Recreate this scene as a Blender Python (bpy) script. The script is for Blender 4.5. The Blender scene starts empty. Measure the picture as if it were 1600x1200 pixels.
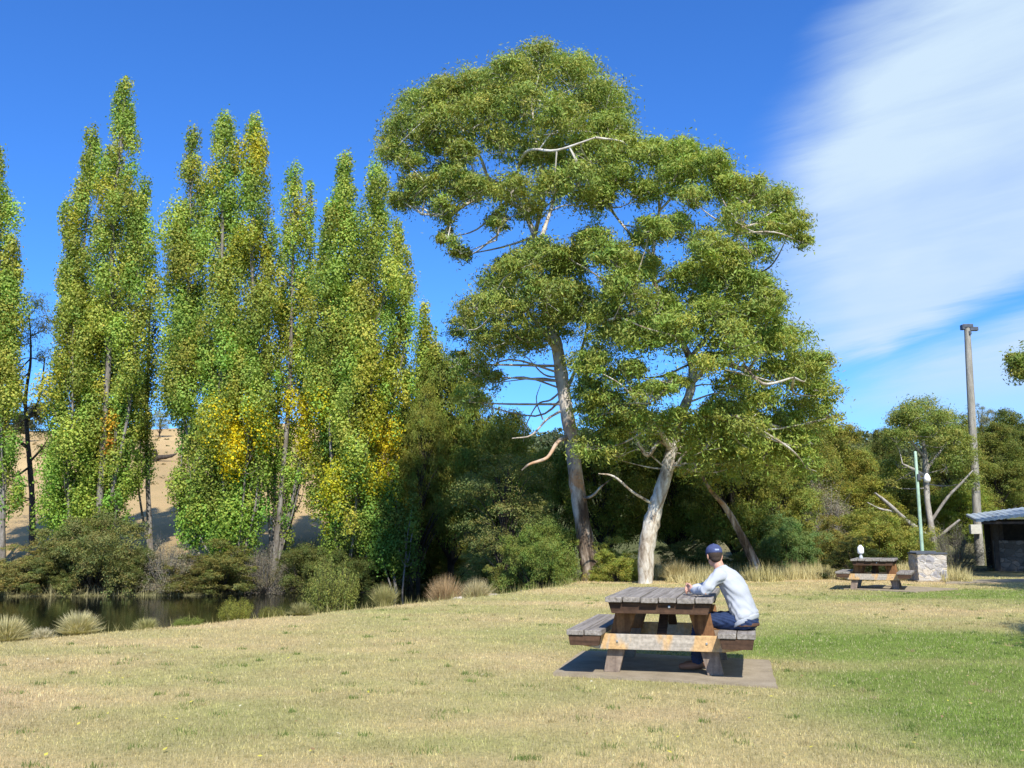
import bpy, bmesh, math, random
import numpy as np
from mathutils import Vector, Matrix
R = math.radians
rng = np.random.default_rng(7)
random.seed(7)
scene = bpy.context.scene
col = scene.collection

# ------------------------------------------------------------------ camera
FPX, HOR, CAMH = 1450.0, 837.0, 1.5
PITCH = math.atan((HOR - 600) / FPX)
CP, SP = math.cos(PITCH), math.sin(PITCH)
def P(px, py, Y):
    """world point at forward distance Y seen in that direction of the photograph"""
    u = (px - 800) / FPX; v = -(py - 600) / FPX
    y = CP - SP * v; z = SP + CP * v
    k = Y / y
    return np.array((u * k, Y, CAMH + z * k))
def M_PER_PX(Y): return Y / FPX

cam_d = bpy.data.cameras.new('camera'); cam = bpy.data.objects.new('camera', cam_d); col.objects.link(cam)
cam_d.sensor_width = 36; cam_d.lens = 36 * FPX / 1600
cam.location = (0, 0, CAMH); cam.rotation_euler = (R(90) + PITCH, 0, 0)
cam_d.clip_start = 0.1; cam_d.clip_end = 3000
scene.camera = cam
scene.view_settings.view_transform = 'Standard'; scene.view_settings.look = 'None'
scene.view_settings.exposure = 0.60; scene.view_settings.gamma = 1
scene.cycles.max_bounces = 6; scene.cycles.transparent_max_bounces = 8
scene.cycles.use_denoising = True

# ------------------------------------------------------------------ helpers
def tag(o, label=None, cat=None, group=None, kind=None):
    if label: o['label'] = label
    if cat: o['category'] = cat
    if group: o['group'] = group
    if kind: o['kind'] = kind
    return o
def empty(name, loc, rz=0):
    o = bpy.data.objects.new(name, None); col.objects.link(o); o.location = loc; o.rotation_euler = (0, 0, rz)
    o.empty_display_size = .2
    return o
def link(name, me, mat=None, parent=None):
    o = bpy.data.objects.new(name, me); col.objects.link(o)
    if mat: 
        me.materials.clear(); me.materials.append(mat)
    if parent: o.parent = parent
    return o
def np_mesh(name, verts, faces, colr=None, smooth=False):
    """faces (n,k) int array; colr (n,3) per face colour"""
    me = bpy.data.meshes.new(name)
    verts = np.asarray(verts, np.float32); faces = np.asarray(faces, np.int32)
    n, k = faces.shape
    me.vertices.add(len(verts)); me.vertices.foreach_set('co', verts.ravel())
    me.loops.add(n * k); me.loops.foreach_set('vertex_index', faces.ravel())
    me.polygons.add(n); me.polygons.foreach_set('loop_start', np.arange(0, n * k, k, dtype=np.int32))
    if smooth: me.polygons.foreach_set('use_smooth', np.ones(n, bool))
    me.update(calc_edges=True)
    if colr is not None:
        a = me.attributes.new('tint', 'FLOAT_COLOR', 'FACE')
        c = np.ones((n, 4), np.float32); c[:, :3] = colr
        a.data.foreach_set('color', c.ravel())
    return me

def vnoise(x, y, s, seed=0):
    """2d value noise, 0..1"""
    x = np.asarray(x) * s + seed * 17.13 + 500; y = np.asarray(y) * s + seed * 31.7 + 500
    ix = np.floor(x).astype(np.int64); iy = np.floor(y).astype(np.int64)
    fx = x - ix; fy = y - iy; fx = fx * fx * (3 - 2 * fx); fy = fy * fy * (3 - 2 * fy)
    def h(a, b):
        n = (a * 374761393 + b * 668265263 + seed * 1442695) & 0x7fffffff
        n = ((n ^ (n >> 13)) * 1274126177) & 0x7fffffff
        return ((n ^ (n >> 16)) & 0xffff) / 65535.0
    return (h(ix, iy) * (1 - fx) + h(ix + 1, iy) * fx) * (1 - fy) + (h(ix, iy + 1) * (1 - fx) + h(ix + 1, iy + 1) * fx) * fy
def fbm(x, y, s, seed=0, o=3):
    r = 0; a = 1; t = 0
    for i in range(o):
        r = r + a * vnoise(x, y, s * 2 ** i, seed + i * 5); t += a; a *= .5
    return r / t
def sstep(a, b, x):
    t = np.clip((np.asarray(x, float) - a) / (b - a), 0, 1); return t * t * (3 - 2 * t)

# ------------------------------------------------------------------ terrain
NEAR_B = np.array([(-40, -24), (-14, 5.5), (-7.3, 13.4), (-2.8, 20), (1.9, 28.5), (3.2, 34), (5, 46), (10, 60), (20, 75), (45, 95), (90, 120)], float)
FAR_B = np.array([(-90, 40), (-30, 41.3), (-14, 42.5), (-10, 46), (-7.5, 52), (-2, 59), (8, 72), (20, 88), (45, 112), (90, 140)], float)
def sdist(poly, X, Y):
    """signed distance, positive on the left/far side of the polyline direction"""
    X = np.asarray(X, float); Y = np.asarray(Y, float)
    best = np.full(X.shape, 1e9); sg = np.ones(X.shape)
    for (x0, y0), (x1, y1) in zip(poly[:-1], poly[1:]):
        dx, dy = x1 - x0, y1 - y0; L2 = dx * dx + dy * dy
        t = np.clip(((X - x0) * dx + (Y - y0) * dy) / L2, 0, 1)
        d = np.hypot(X - x0 - t * dx, Y - y0 - t * dy)
        c = dx * (Y - y0) - dy * (X - x0)
        m = d < best - 1e-9
        best = np.where(m, d, best); sg = np.where(m, np.sign(c), sg)
    return best * sg
WATER_Z = -1.15
def terrain(X, Y):
    X = np.asarray(X, float); Y = np.asarray(Y, float)
    wob = (fbm(X, Y, .35, 3) - .5) * 1.2
    d1 = sdist(NEAR_B, X, Y) + wob * .5
    d2 = -sdist(FAR_B, X, Y) + wob
    near = -2.0 * sstep(0, 5, d1)
    s = -d2
    far = -2.0 + .95 * sstep(-1.2, .6, s) + 1.25 * sstep(.3, 5, s)
    z = np.maximum(near, far)
    hc = .19 + .012 * np.sin(X * .03 + 1) - .075 * sstep(-25, 6, X) - .03 * sstep(14, 45, X)
    amount = np.where(Y < 150, np.maximum(Y - 46, 0), 104 + (Y - 150) * .12)
    hill = hc * (amount - 3 * (1 - np.exp(-amount / 6)))
    land = np.where(d1 < 0, sstep(-12, 0, -d1 - 6), sstep(0, 6, s))
    land = np.where(Y > 110, 1, land)
    hill = hill * land
    z = z + hill + (fbm(X, Y, .05, 9) - .5) * 1.6 * sstep(60, 110, Y)
    z = z + (fbm(X, Y, .5, 21) - .5) * .05
    return z

def axis(lo, hi, a, b, fine, grow):
    """coordinates: fine between a and b, growing outside"""
    c = list(np.arange(a, b, fine)); st = fine; x = c[-1]
    while x < hi: st *= grow; x += st; c.append(min(x, hi))
    st = fine; x = a; pre = []
    while x > lo: st *= grow; x -= st; pre.append(max(x, lo))
    return np.array(pre[::-1] + c)
gx = axis(-900, 900, -20, 24, .3, 1.09); gy = axis(-60, 1400, 3, 62, .3, 1.07)
GX, GY = np.meshgrid(gx, gy)
GZ = terrain(GX, GY)
def lawn_colour(X, Y):
    """albedo of the sward: dry straw, pinkish bare thatch and green patches"""
    n1 = fbm(X, Y, .35, 40, 4); n2 = fbm(X * .35, Y * 1.0, .9, 51, 4); n3 = fbm(X, Y, 2.2, 60, 3)
    straw = np.array((.53, .41, .22)); pink = np.array((.49, .362, .225)); olive = np.array((.365, .345, .14)); green = np.array((.15, .235, .036))
    t = np.clip((n1 * .55 + n2 * .45 - .42) * 4, 0, 1)[..., None]
    c = straw * (1 - t) + olive * t
    t = np.clip((fbm(X, Y, .22, 71, 3) - .47) * 5, 0, 1)[..., None] * sstep(18, 7, Y)[..., None] * sstep(4.5, 0, X)[..., None]
    c = c * (1 - t * .8) + pink * t * .8
    # watered green patch right of the table
    g = np.maximum(np.exp(-(((X - 5.4) / 2.9) ** 2 + ((Y - 13.2) / 2.1) ** 2)), np.exp(-(((X - 5.2) / 2.1) ** 2 + ((Y - 8.6) / 4.2) ** 2)))
    g = np.maximum(g, .8 * np.exp(-(((X - 12.5) / 4) ** 2 + ((Y - 24.5) / 2.6) ** 2)))
    g = np.clip(g * 2.0 * (.45 + n2 + .35 * (n3 - .5)), 0, 1)[..., None]
    c = c * (1 - g * .85) + green * g * .85
    # greener strip along the top of the bank
    b = np.exp(-((sdist(NEAR_B, X, Y) + 1.2) / 1.4) ** 2)[..., None] * np.clip(n2 * 1.5 - .2, 0, 1)[..., None]
    c = c * (1 - b * .45) + olive * b * .45
    return c * (.86 + .28 * n3[..., None])
cg = lawn_colour(GX, GY)
d1 = sdist(NEAR_B, GX, GY); d2 = -sdist(FAR_B, GX, GY)
nb = fbm(GX, GY, .5, 88, 3)[..., None]
bank = np.array((.20, .165, .085)) * (1 - nb) + np.array((.10, .105, .045)) * nb
hillc = np.array((.52, .36, .185)) * (1 - nb) + np.array((.42, .31, .155)) * nb
hillc = hillc * (.62 + .7 * fbm(GX, GY * .4, .12, 91, 4)[..., None])
w = sstep(.1, 1.2, d1)[..., None]; cg = cg * (1 - w) + bank * w
w = (sstep(2, 9, -d2) * (d1 > 0))[..., None]; cg = cg * (1 - w) + hillc * w
w = (sstep(33, 37, GY) * (d1 < 0))[..., None]; cg = cg * (1 - w) + bank * 1.2 * w
w = sstep(-14, 2, GX - .02 * GY)[..., None] * sstep(55, 70, GY)[..., None]; cg = cg * (1 - w) + np.array((.10, .11, .05)) * w
ny, nx = GX.shape
idx = np.arange(nx * ny).reshape(ny, nx)
F = np.stack([idx[:-1, :-1], idx[:-1, 1:], idx[1:, 1:], idx[1:, :-1]], -1).reshape(-1, 4)
me = np_mesh('ground', np.stack([GX, GY, GZ], -1).reshape(-1, 3), F, smooth=True)
a = me.attributes.new('tint', 'FLOAT_COLOR', 'POINT'); c4 = np.ones((nx * ny, 4), np.float32); c4[:, :3] = cg.reshape(-1, 3)
a.data.foreach_set('color', c4.ravel())

# ------------------------------------------------------------------ materials
def newmat(name):
    m = bpy.data.materials.new(name); m.use_nodes = True
    nt = m.node_tree; nt.nodes.clear()
    out = nt.nodes.new('ShaderNodeOutputMaterial')
    return m, nt, out
def N(nt, t, **kw):
    n = nt.nodes.new(t)
    for k, v in kw.items():
        if hasattr(n, k): setattr(n, k, v)
        else: n.inputs[k].default_value = v
    return n
def mixrgb(nt, a, b, f, mode='MIX'):
    n = nt.nodes.new('ShaderNodeMix'); n.data_type = 'RGBA'; n.blend_type = mode; n.clamp_factor = True
    for s, v in (('A', a), ('B', b)):
        sock = [i for i in n.inputs if i.name == s and i.type == 'RGBA'][0]
        if isinstance(v, (tuple, list)): sock.default_value = (*v[:3], 1)
        else: nt.links.new(v, sock)
    fs = n.inputs[0]
    if isinstance(f, (int, float)): fs.default_value = f
    else: nt.links.new(f, fs)
    return [o for o in n.outputs if o.type == 'RGBA'][0]
def ramp(nt, fac, stops):
    n = nt.nodes.new('ShaderNodeValToRGB'); e = n.color_ramp.elements
    while len(e) < len(stops): e.new(.5)
    for el, (p, c) in zip(e, stops):
        el.position = p; el.color = (*c, 1) if len(c) == 3 else c
    nt.links.new(fac, n.inputs[0]); return n.outputs[0]
def coords(nt, kind='Object', scale=(1, 1, 1)):
    tc = nt.nodes.new('ShaderNodeTexCoord'); mp = nt.nodes.new('ShaderNodeMapping')
    mp.inputs['Scale'].default_value = scale; nt.links.new(tc.outputs[kind], mp.inputs[0]); return mp.outputs[0]
def noise(nt, vec, scale, detail=4, rough=.55, dist=0):
    n = N(nt, 'ShaderNodeTexNoise'); n.inputs['Scale'].default_value = scale; n.inputs['Detail'].default_value = detail
    n.inputs['Roughness'].default_value = rough; n.inputs['Distortion'].default_value = dist
    nt.links.new(vec, n.inputs['Vector']); return n.outputs['Fac']
def bump(nt, h, strength, dist):
    b = N(nt, 'ShaderNodeBump'); b.inputs['Strength'].default_value = strength; b.inputs['Distance'].default_value = dist
    nt.links.new(h, b.inputs['Height']); return b.outputs[0]
def principled(nt, out, base, rough=.7, spec=.3, normal=None, metal=0):
    p = N(nt, 'ShaderNodeBsdfPrincipled')
    if isinstance(base, (tuple, list)): p.inputs['Base Color'].default_value = (*base, 1)
    else: nt.links.new(base, p.inputs['Base Color'])
    p.inputs['Roughness'].default_value = rough; p.inputs['Specular IOR Level'].default_value = spec; p.inputs['Metallic'].default_value = metal
    if normal: nt.links.new(normal, p.inputs['Normal'])
    nt.links.new(p.outputs[0], out.inputs[0]); return p

# ground
m, nt, out = newmat('ground_mat')
at = N(nt, 'ShaderNodeAttribute', attribute_name='tint')
v = coords(nt)
n1 = noise(nt, v, 14, 6, .7); n2 = noise(nt, v, 70, 4, .75)
fine = ramp(nt, n2, [(.3, (.50, .50, .48)), (.5, (.95, .95, .93)), (.72, (1.35, 1.32, 1.22))])
mid = ramp(nt, n1, [(.32, (.68, .74, .66)), (.5, (1, 1, 1)), (.7, (1.2, 1.15, 1.1))])
c = mixrgb(nt, at.outputs['Color'], mid, 1, 'MULTIPLY'); c = mixrgb(nt, c, fine, 1, 'MULTIPLY')
principled(nt, out, c, .95, .1, bump(nt, n2, .7, .03))
MG = m
g = link('ground', me, MG); tag(g, kind='structure')

# leaf materials (albedo per leaf from the attribute, times the object colour)
def leafmat(name, transl=.3, rough=.5, spec=.35):
    m, nt, out = newmat(name)
    at = N(nt, 'ShaderNodeAttribute', attribute_name='tint'); oi = N(nt, 'ShaderNodeObjectInfo')
    c = mixrgb(nt, at.outputs['Color'], oi.outputs['Color'], 1, 'MULTIPLY')
    p = N(nt, 'ShaderNodeBsdfPrincipled'); nt.links.new(c, p.inputs['Base Color'])
    p.inputs['Roughness'].default_value = rough; p.inputs['Specular IOR Level'].default_value = spec
    t = N(nt, 'ShaderNodeBsdfTranslucent')
    c2 = mixrgb(nt, c, (1.15, 1.2, .55), 1, 'MULTIPLY'); nt.links.new(c2, t.inputs[0])
    mx = N(nt, 'ShaderNodeMixShader'); mx.inputs[0].default_value = transl
    nt.links.new(p.outputs[0], mx.inputs[1]); nt.links.new(t.outputs[0], mx.inputs[2]); nt.links.new(mx.outputs[0], out.inputs[0])
    return m
M_LEAF = leafmat('leaf_mat', .3, .6, .2); M_POP = leafmat('poplar_leaf_mat', .34, .6, .2); M_GRASS = leafmat('grass_blade_mat', .25, .7, .15)

# barks
def barkmat(name, cols, sc=(1, 1, .25), scale=3, patch=None):
    m, nt, out = newmat(name); v = coords(nt, 'Object', sc)
    n = noise(nt, v, scale, 6, .65, .6); c = ramp(nt, n, cols)
    if patch:
        v2 = coords(nt, 'Object', (1, 1, .45)); n2 = noise(nt, v2, 1.3, 4, .6, 1.2)
        f = ramp(nt, n2, [(patch[1], (0, 0, 0)), (patch[1] + .07, (1, 1, 1))]); c = mixrgb(nt, c, patch[0], f)
    n3 = noise(nt, v, scale * 6, 4, .7)
    c = mixrgb(nt, c, ramp(nt, n3, [(.3, (.65, .62, .6)), (.6, (1.1, 1.1, 1.1))]), 1, 'MULTIPLY')
    principled(nt, out, c, .85, .15, bump(nt, n3, .6, .02)); return m
def gum_upper(m):
    # smooth pale bark on the upper limbs of the gum
    nt = m.node_tree; p = [n for n in nt.nodes if n.type == 'BSDF_PRINCIPLED'][0]; src = p.inputs['Base Color'].links[0].from_socket
    tc = nt.nodes.new('ShaderNodeTexCoord'); sp_ = nt.nodes.new('ShaderNodeSeparateXYZ'); nt.links.new(tc.outputs['Object'], sp_.inputs[0])
    nz = noise(nt, tc.outputs['Object'], .8, 3); ad = N(nt, 'ShaderNodeMath', operation='MULTIPLY_ADD'); nt.links.new(nz, ad.inputs[0]); ad.inputs[1].default_value = 6; nt.links.new(sp_.outputs[2], ad.inputs[2])
    mr = N(nt, 'ShaderNodeMapRange'); nt.links.new(ad.outputs[0], mr.inputs[0]); mr.inputs[1].default_value = 6.5; mr.inputs[2].default_value = 11.0
    nz2 = noise(nt, tc.outputs['Object'], 3, 4); pale = ramp(nt, nz2, [(.35, (.42, .36, .29)), (.6, (.66, .62, .55))])
    nt.links.new(mixrgb(nt, src, pale, mr.outputs[0]), p.inputs['Base Color'])
M_GUM = barkmat('gum_bark', [(.36, (.17, .13, .09)), (.45, (.42, .36, .28)), (.54, (.56, .53, .46)), (.75, (.64, .62, .56))], (1, 1, .35), 2.6, ((.26, .20, .14), .54))
M_GUM2 = barkmat('gum_bark_dark', [(.38, (.06, .042, .03)), (.46, (.16, .12, .085)), (.54, (.42, .35, .28)), (.7, (.6, .55, .48))], (1, 1, .3), 1.6, ((.45, .26, .14), .54))
gum_upper(M_GUM2)
M_GREYB = barkmat('grey_bark', [(.35, (.13, .11, .09)), (.6, (.27, .25, .22)), (.8, (.38, .36, .33))], (1, 1, .2), 6)
M_DARKB = barkmat('dark_bark', [(.35, (.035, .028, .022)), (.7, (.10, .085, .07))], (1, 1, .2), 6)
M_PALE = barkmat('pale_bark', [(.35, (.27, .24, .20)), (.6, (.45, .42, .37)), (.8, (.54, .51, .46))], (1, 1, .3), 4)

# wood
def woodmat(name, lo, hi, tint=None, axis_='y', gl=28):
    m, nt, out = newmat(name)
    sc = {'x': (1, gl, gl), 'y': (gl, 1, gl), 'z': (gl, gl, 1)}[axis_]
    v = coords(nt, 'Object', sc); n = noise(nt, v, 1.0, 5, .6, .3)
    c = ramp(nt, n, [(.3, lo), (.7, hi)])
    if tint:
        n2 = noise(nt, coords(nt, 'Object', (3.0, 1.2, 1.2)), 1.5, 3, .5)
        c = mixrgb(nt, c, tint[0], ramp(nt, n2, [(tint[1], (0, 0, 0)), (tint[1] + .08, (.85, .85, .85))]))
    n3 = noise(nt, coords(nt), 25, 4, .6)
    c = mixrgb(nt, c, ramp(nt, n3, [(.3, (.7, .7, .7)), (.65, (1.15, 1.15, 1.15))]), 1, 'MULTIPLY')
    principled(nt, out, c, .78, .25, bump(nt, n, .5, .006)); return m
M_PLANK = woodmat('weathered_plank', (.14, .12, .10), (.36, .325, .285), None, 'y', 30)
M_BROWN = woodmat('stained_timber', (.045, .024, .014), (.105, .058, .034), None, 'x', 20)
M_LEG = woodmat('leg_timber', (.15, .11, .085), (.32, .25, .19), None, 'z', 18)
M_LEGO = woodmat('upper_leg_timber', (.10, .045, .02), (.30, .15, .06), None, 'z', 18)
M_BEAR = woodmat('bearer_timber', (.28, .245, .20), (.50, .44, .36), ((.58, .36, .15), .48), 'x', 16)

def simple(name, c, rough=.6, spec=.3, metal=0, var=.15, sc=8, bmp=0):
    m, nt, out = newmat(name); n = noise(nt, coords(nt), sc, 4, .6)
    cc = mixrgb(nt, c, ramp(nt, n, [(.3, (1 - var,) * 3), (.7, (1 + var,) * 3)]), 1, 'MULTIPLY')
    principled(nt, out, cc, rough, spec, bump(nt, n, bmp, .01) if bmp else None, metal); return m

# ------------------------------------------------------------------ world: sky and cirrus
SUN_EL, SUN_AZ_R = 46.0, 8.0      # sun behind the camera, to its right
sd = Vector((math.sin(R(SUN_AZ_R)) * math.cos(R(SUN_EL)), -math.cos(R(SUN_AZ_R)) * math.cos(R(SUN_EL)), math.sin(R(SUN_EL))))
W = bpy.data.worlds.new('World'); scene.world = W; W.use_nodes = True; nt = W.node_tree; nt.nodes.clear()
wo = nt.nodes.new('ShaderNodeOutputWorld'); bg = nt.nodes.new('ShaderNodeBackground')
sky = nt.nodes.new('ShaderNodeTexSky'); sky.sky_type = 'NISHITA'; sky.sun_disc = False
sky.sun_elevation = R(SUN_EL); sky.sun_rotation = R(180 - SUN_AZ_R); sky.altitude = 900; sky.air_density = 1.0; sky.dust_density = .25; sky.ozone_density = 2.2
SKYS = .1
tc = nt.nodes.new('ShaderNodeTexCoord')
def vm(op, a, b=None):
    n = nt.nodes.new('ShaderNodeVectorMath'); n.operation = op
    nt.links.new(a, n.inputs[0]) if not isinstance(a, tuple) else setattr(n.inputs[0], 'default_value', a)
    if b is not None: nt.links.new(b, n.inputs[1]) if not isinstance(b, tuple) else setattr(n.inputs[1], 'default_value', b)
    return n
def mt(op, a, b=None, c=None, clamp=False):
    n = nt.nodes.new('ShaderNodeMath'); n.operation = op; n.use_clamp = clamp
    for i, q in enumerate((a, b, c)):
        if q is None: continue
        if isinstance(q, (int, float)): n.inputs[i].default_value = q
        else: nt.links.new(q, n.inputs[i])
    return n.outputs[0]
def dirpx(px, py):
    d = P(px, py, 1.0) - np.array((0, 0, CAMH)); return d / np.linalg.norm(d)
nrm = vm('NORMALIZE', tc.outputs['Generated']).outputs[0]
def plane_through(a, b):
    """great circle through two directions: signed angle-ish distance"""
    n = np.cross(dirpx(*a), dirpx(*b)); n /= np.linalg.norm(n)
    return vm('DOT_PRODUCT', nrm, tuple(float(q) for q in n)).outputs['Value']
# streaked noise on the cloud layer: coordinates along / across the band
bx_ = dirpx(1180, 560); by_ = dirpx(1600, 470); along = by_ - bx_; along /= np.linalg.norm(along)
cen = dirpx(1400, 300); across = np.cross(cen, along); across /= np.linalg.norm(across)
cb = nt.nodes.new('ShaderNodeCombineXYZ')
A_ = vm('DOT_PRODUCT', nrm, tuple(float(q) for q in along)).outputs['Value']; B_ = vm('DOT_PRODUCT', nrm, tuple(float(q) for q in across)).outputs['Value']
nt.links.new(mt('MULTIPLY', A_, 2.0), cb.inputs[0]); nt.links.new(mt('MULTIPLY', B_, 13.0), cb.inputs[1])
cb2 = nt.nodes.new('ShaderNodeCombineXYZ'); nt.links.new(mt('MULTIPLY', A_, 3.2), cb2.inputs[0]); nt.links.new(mt('MULTIPLY', B_, 3.6), cb2.inputs[1])
nA = noise(nt, cb.outputs[0], 1.5, 8, .62, .35); nB = noise(nt, cb2.outputs[0], 1.3, 3, .5, .3)
wob = mt('MULTIPLY', mt('SUBTRACT', nA, .5), .07); wob2 = mt('MULTIPLY', mt('SUBTRACT', nB, .5), .07)
wsum = mt('ADD', wob, wob2)
def edge(a, b, width, flip=1):
    d = mt('ADD', mt('MULTIPLY', plane_through(a, b), flip), wsum)
    return mt('SMOOTHSTEP', d, 0, width) if False else mt('MULTIPLY_ADD', d, 1.0 / width, .5, clamp=True)
def smooth(x): return mt('MULTIPLY', mt('MULTIPLY', x, x), mt('MULTIPLY_ADD', x, -2.0, 3.0))
SGN_UL = -1 if np.dot(np.cross(dirpx(1190, 265), dirpx(1400, -10)), dirpx(1500, 300)) < 0 else 1
SGN_LO = -1 if np.dot(np.cross(dirpx(1290, 565), dirpx(1600, 445)), dirpx(1400, 300)) < 0 else 1
e1 = smooth(edge((1205, 280), (1420, -10), .12, SGN_UL)); e2 = smooth(edge((1290, 572), (1600, 450), .028, SGN_LO))
SGN_3 = -1 if np.dot(np.cross(dirpx(1180, 200), dirpx(1250, 600)), dirpx(1500, 300)) < 0 else 1
e3 = smooth(edge((1190, 200), (1262, 600), .12, SGN_3))
SGN_4 = -1 if np.dot(np.cross(dirpx(1330, 600), dirpx(1600, 500)), dirpx(1500, 640)) < 0 else 1
e4 = smooth(edge((1330, 612), (1600, 500), .045, SGN_4)); SGN_5 = -1 if np.dot(np.cross(dirpx(1300, 500), dirpx(1340, 700)), dirpx(1500, 640)) < 0 else 1
e5 = smooth(edge((1220, 500), (1330, 740), .22, SGN_5))
main = mt('MULTIPLY', mt('MULTIPLY', e1, e2), e3)
low = mt('MULTIPLY', mt('MULTIPLY', e4, e5), .95)
tex = mt('MULTIPLY_ADD', nA, .75, mt('MULTIPLY_ADD', nB, .7, .22))
# the cloud fades out towards the horizon
sep = nt.nodes.new('ShaderNodeSeparateXYZ'); nt.links.new(nrm, sep.inputs[0])
low = mt('MULTIPLY', low, mt('MULTIPLY_ADD', sep.outputs[2], 9.0, -.6, clamp=True))
cl = mt('MULTIPLY', mt('MAXIMUM', mt('MULTIPLY', main, .95), low), tex, clamp=True)
hs = nt.nodes.new('ShaderNodeHueSaturation'); hs.inputs['Saturation'].default_value = 1.12; hs.inputs['Value'].default_value = 1.0
nt.links.new(sky.outputs[0], hs.inputs['Color'])
blue = mixrgb(nt, hs.outputs[0], (.53, .98, 1.58), 1, 'MULTIPLY')
cloudc = (4.25, 5.4, 6.6)
mixc = mixrgb(nt, blue, cloudc, cl)
nt.links.new(mixc, bg.inputs[0]); bg.inputs[1].default_value = SKYS; nt.links.new(bg.outputs[0], wo.inputs[0])
sl = bpy.data.lights.new('sun', 'SUN'); sl.energy = 4.6; sl.angle = R(.53); sl.color = (1, .955, .87)
so = bpy.data.objects.new('sun', sl); col.objects.link(so); so.rotation_euler = sd.to_track_quat('Z', 'Y').to_euler(); so.location = (20, -30, 40)

# ------------------------------------------------------------------ water
def flat_poly(pts, z): return [(x, y, z) for x, y in pts]
bm = bmesh.new()
vs = [bm.verts.new((x, y, WATER_Z)) for x, y in ((-200, -60), (-38, -60), (-1, 15), (8, 30), (13, 58), (50, 92), (110, 125), (110, 150), (30, 104), (0, 70), (-10, 52), (-15, 48), (-200, 48))]
bm.faces.new(vs); me = bpy.data.meshes.new('river_water'); bm.to_mesh(me); bm.free()
m, nt, out = newmat('water_mat')
v = coords(nt, 'Object', (1, 1.6, 1)); n1 = noise(nt, v, 1.1, 3, .5); n2 = noise(nt, v, 6, 3, .5)
hh = N(nt, 'ShaderNodeMath', operation='ADD'); nt.links.new(n1, hh.inputs[0]); nt.links.new(n2, hh.inputs[1])
p = principled(nt, out, (.006, .008, .005), .03, .5, bump(nt, hh.outputs[0], .07, .03)); p.inputs['IOR'].default_value = 1.33
w = link('river_water', me, m); tag(w, kind='structure')

# ------------------------------------------------------------------ tubes and leaves
def catmull(pts, n):
    pts = np.asarray(pts, float); k = len(pts)
    if k < 3: return np.array([pts[0] + (pts[-1] - pts[0]) * t for t in np.linspace(0, 1, n + 1)])
    ext = np.vstack([2 * pts[0] - pts[1], pts, 2 * pts[-1] - pts[-2]]); res = []
    for i in range(k - 1):
        p0, p1, p2, p3 = ext[i:i + 4]
        for t in np.linspace(0, 1, n, endpoint=False):
            res.append(.5 * ((2 * p1) + (-p0 + p2) * t + (2 * p0 - 5 * p1 + 4 * p2 - p3) * t * t + (-p0 + 3 * p1 - 3 * p2 + p3) * t ** 3))
    res.append(pts[-1]); return np.array(res)
class Tubes:
    def __init__(s): s.v = []; s.f = []; s.n = 0
    def add(s, pts, rad, sides=7, sub=4, rough=.08):
        """pts (k,3), rad (k,)"""
        q = catmull(np.column_stack([np.asarray(pts, float), np.asarray(rad, float)]), sub)
        p = q[:, :3]; r = np.maximum(q[:, 3], .002); k = len(p)
        t = np.gradient(p, axis=0); t /= np.linalg.norm(t, axis=1)[:, None] + 1e-9
        ref = np.array((.31, .95, .05)) if abs(t[0, 1]) < .8 else np.array((1., 0, 0))
        u = np.cross(t, ref); u /= np.linalg.norm(u, axis=1)[:, None] + 1e-9; w_ = np.cross(t, u)
        an = np.linspace(0, 2 * np.pi, sides, endpoint=False)
        rr = r[:, None] * (1 + rough * rng.standard_normal((k, sides)))
        V = p[:, None, :] + rr[..., None] * (np.cos(an)[None, :, None] * u[:, None, :] + np.sin(an)[None, :, None] * w_[:, None, :])
        s.v.append(V.reshape(-1, 3))
        i = np.arange(k - 1)[:, None] * sides; j = np.arange(sides)[None, :]; j2 = (j + 1) % sides
        s.f.append(np.stack([i + j, i + j2, i + sides + j2, i + sides + j], -1).reshape(-1, 4) + s.n)
        s.n += k * sides
        return p
    def mesh(s, name): return np_mesh(name, np.vstack(s.v), np.vstack(s.f), smooth=True)
class Leaves:
    def __init__(s): s.c = []; s.o = []; s.k = []; s.s = []
    def add(s, cen, outw, colr, size):
        s.c.append(cen); s.o.append(outw); s.k.append(colr); s.s.append(np.broadcast_to(size, (len(cen),)))
    def mesh(s, name, aspect=.3, up=.25, outb=.6, hang=0.0, origin=None):
        c = np.vstack(s.c); o = np.vstack(s.o); k = np.vstack(s.k); z = np.concatenate(s.s); n = len(c)
        if origin is not None: c = c - np.asarray(origin)
        nr = rng.standard_normal((n, 3)); nr /= np.linalg.norm(nr, axis=1)[:, None]
        nr = nr + o * outb + np.array((0, 0, up)); nr /= np.linalg.norm(nr, axis=1)[:, None] + 1e-9
        d = rng.standard_normal((n, 3)); d[:, 2] -= hang
        d -= (d * nr).sum(1)[:, None] * nr; d /= np.linalg.norm(d, axis=1)[:, None] + 1e-9
        e = np.cross(nr, d)
        L = z * rng.uniform(.7, 1.3, n); Wd = L * aspect * rng.uniform(.8, 1.2, n)
        a = c - d * L[:, None] * .5; b = c + e * Wd[:, None] * .5 - d * L[:, None] * .05
        t = c + d * L[:, None] * .5; g_ = c - e * Wd[:, None] * .5 - d * L[:, None] * .05
        V = np.stack([a, b, t, g_], 1).reshape(-1, 3)
        return np_mesh(name, V, np.arange(4 * n).reshape(n, 4), k)
def ball(n, bias_up=0.0, shell=.45):
    d = rng.standard_normal((n, 3)); d[:, 2] += bias_up; d /= np.linalg.norm(d, axis=1)[:, None]
    r = shell + (1 - shell) * rng.random(n) ** .7
    return d, d * r[:, None]
def tone(base, n, var=.22):
    base = np.asarray(base, float)
    k = base[None] * (1 + var * rng.standard_normal((n, 1)))
    k[:, 0] *= 1 + .10 * rng.standard_normal(n); return np.clip(k, .004, .9)

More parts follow.
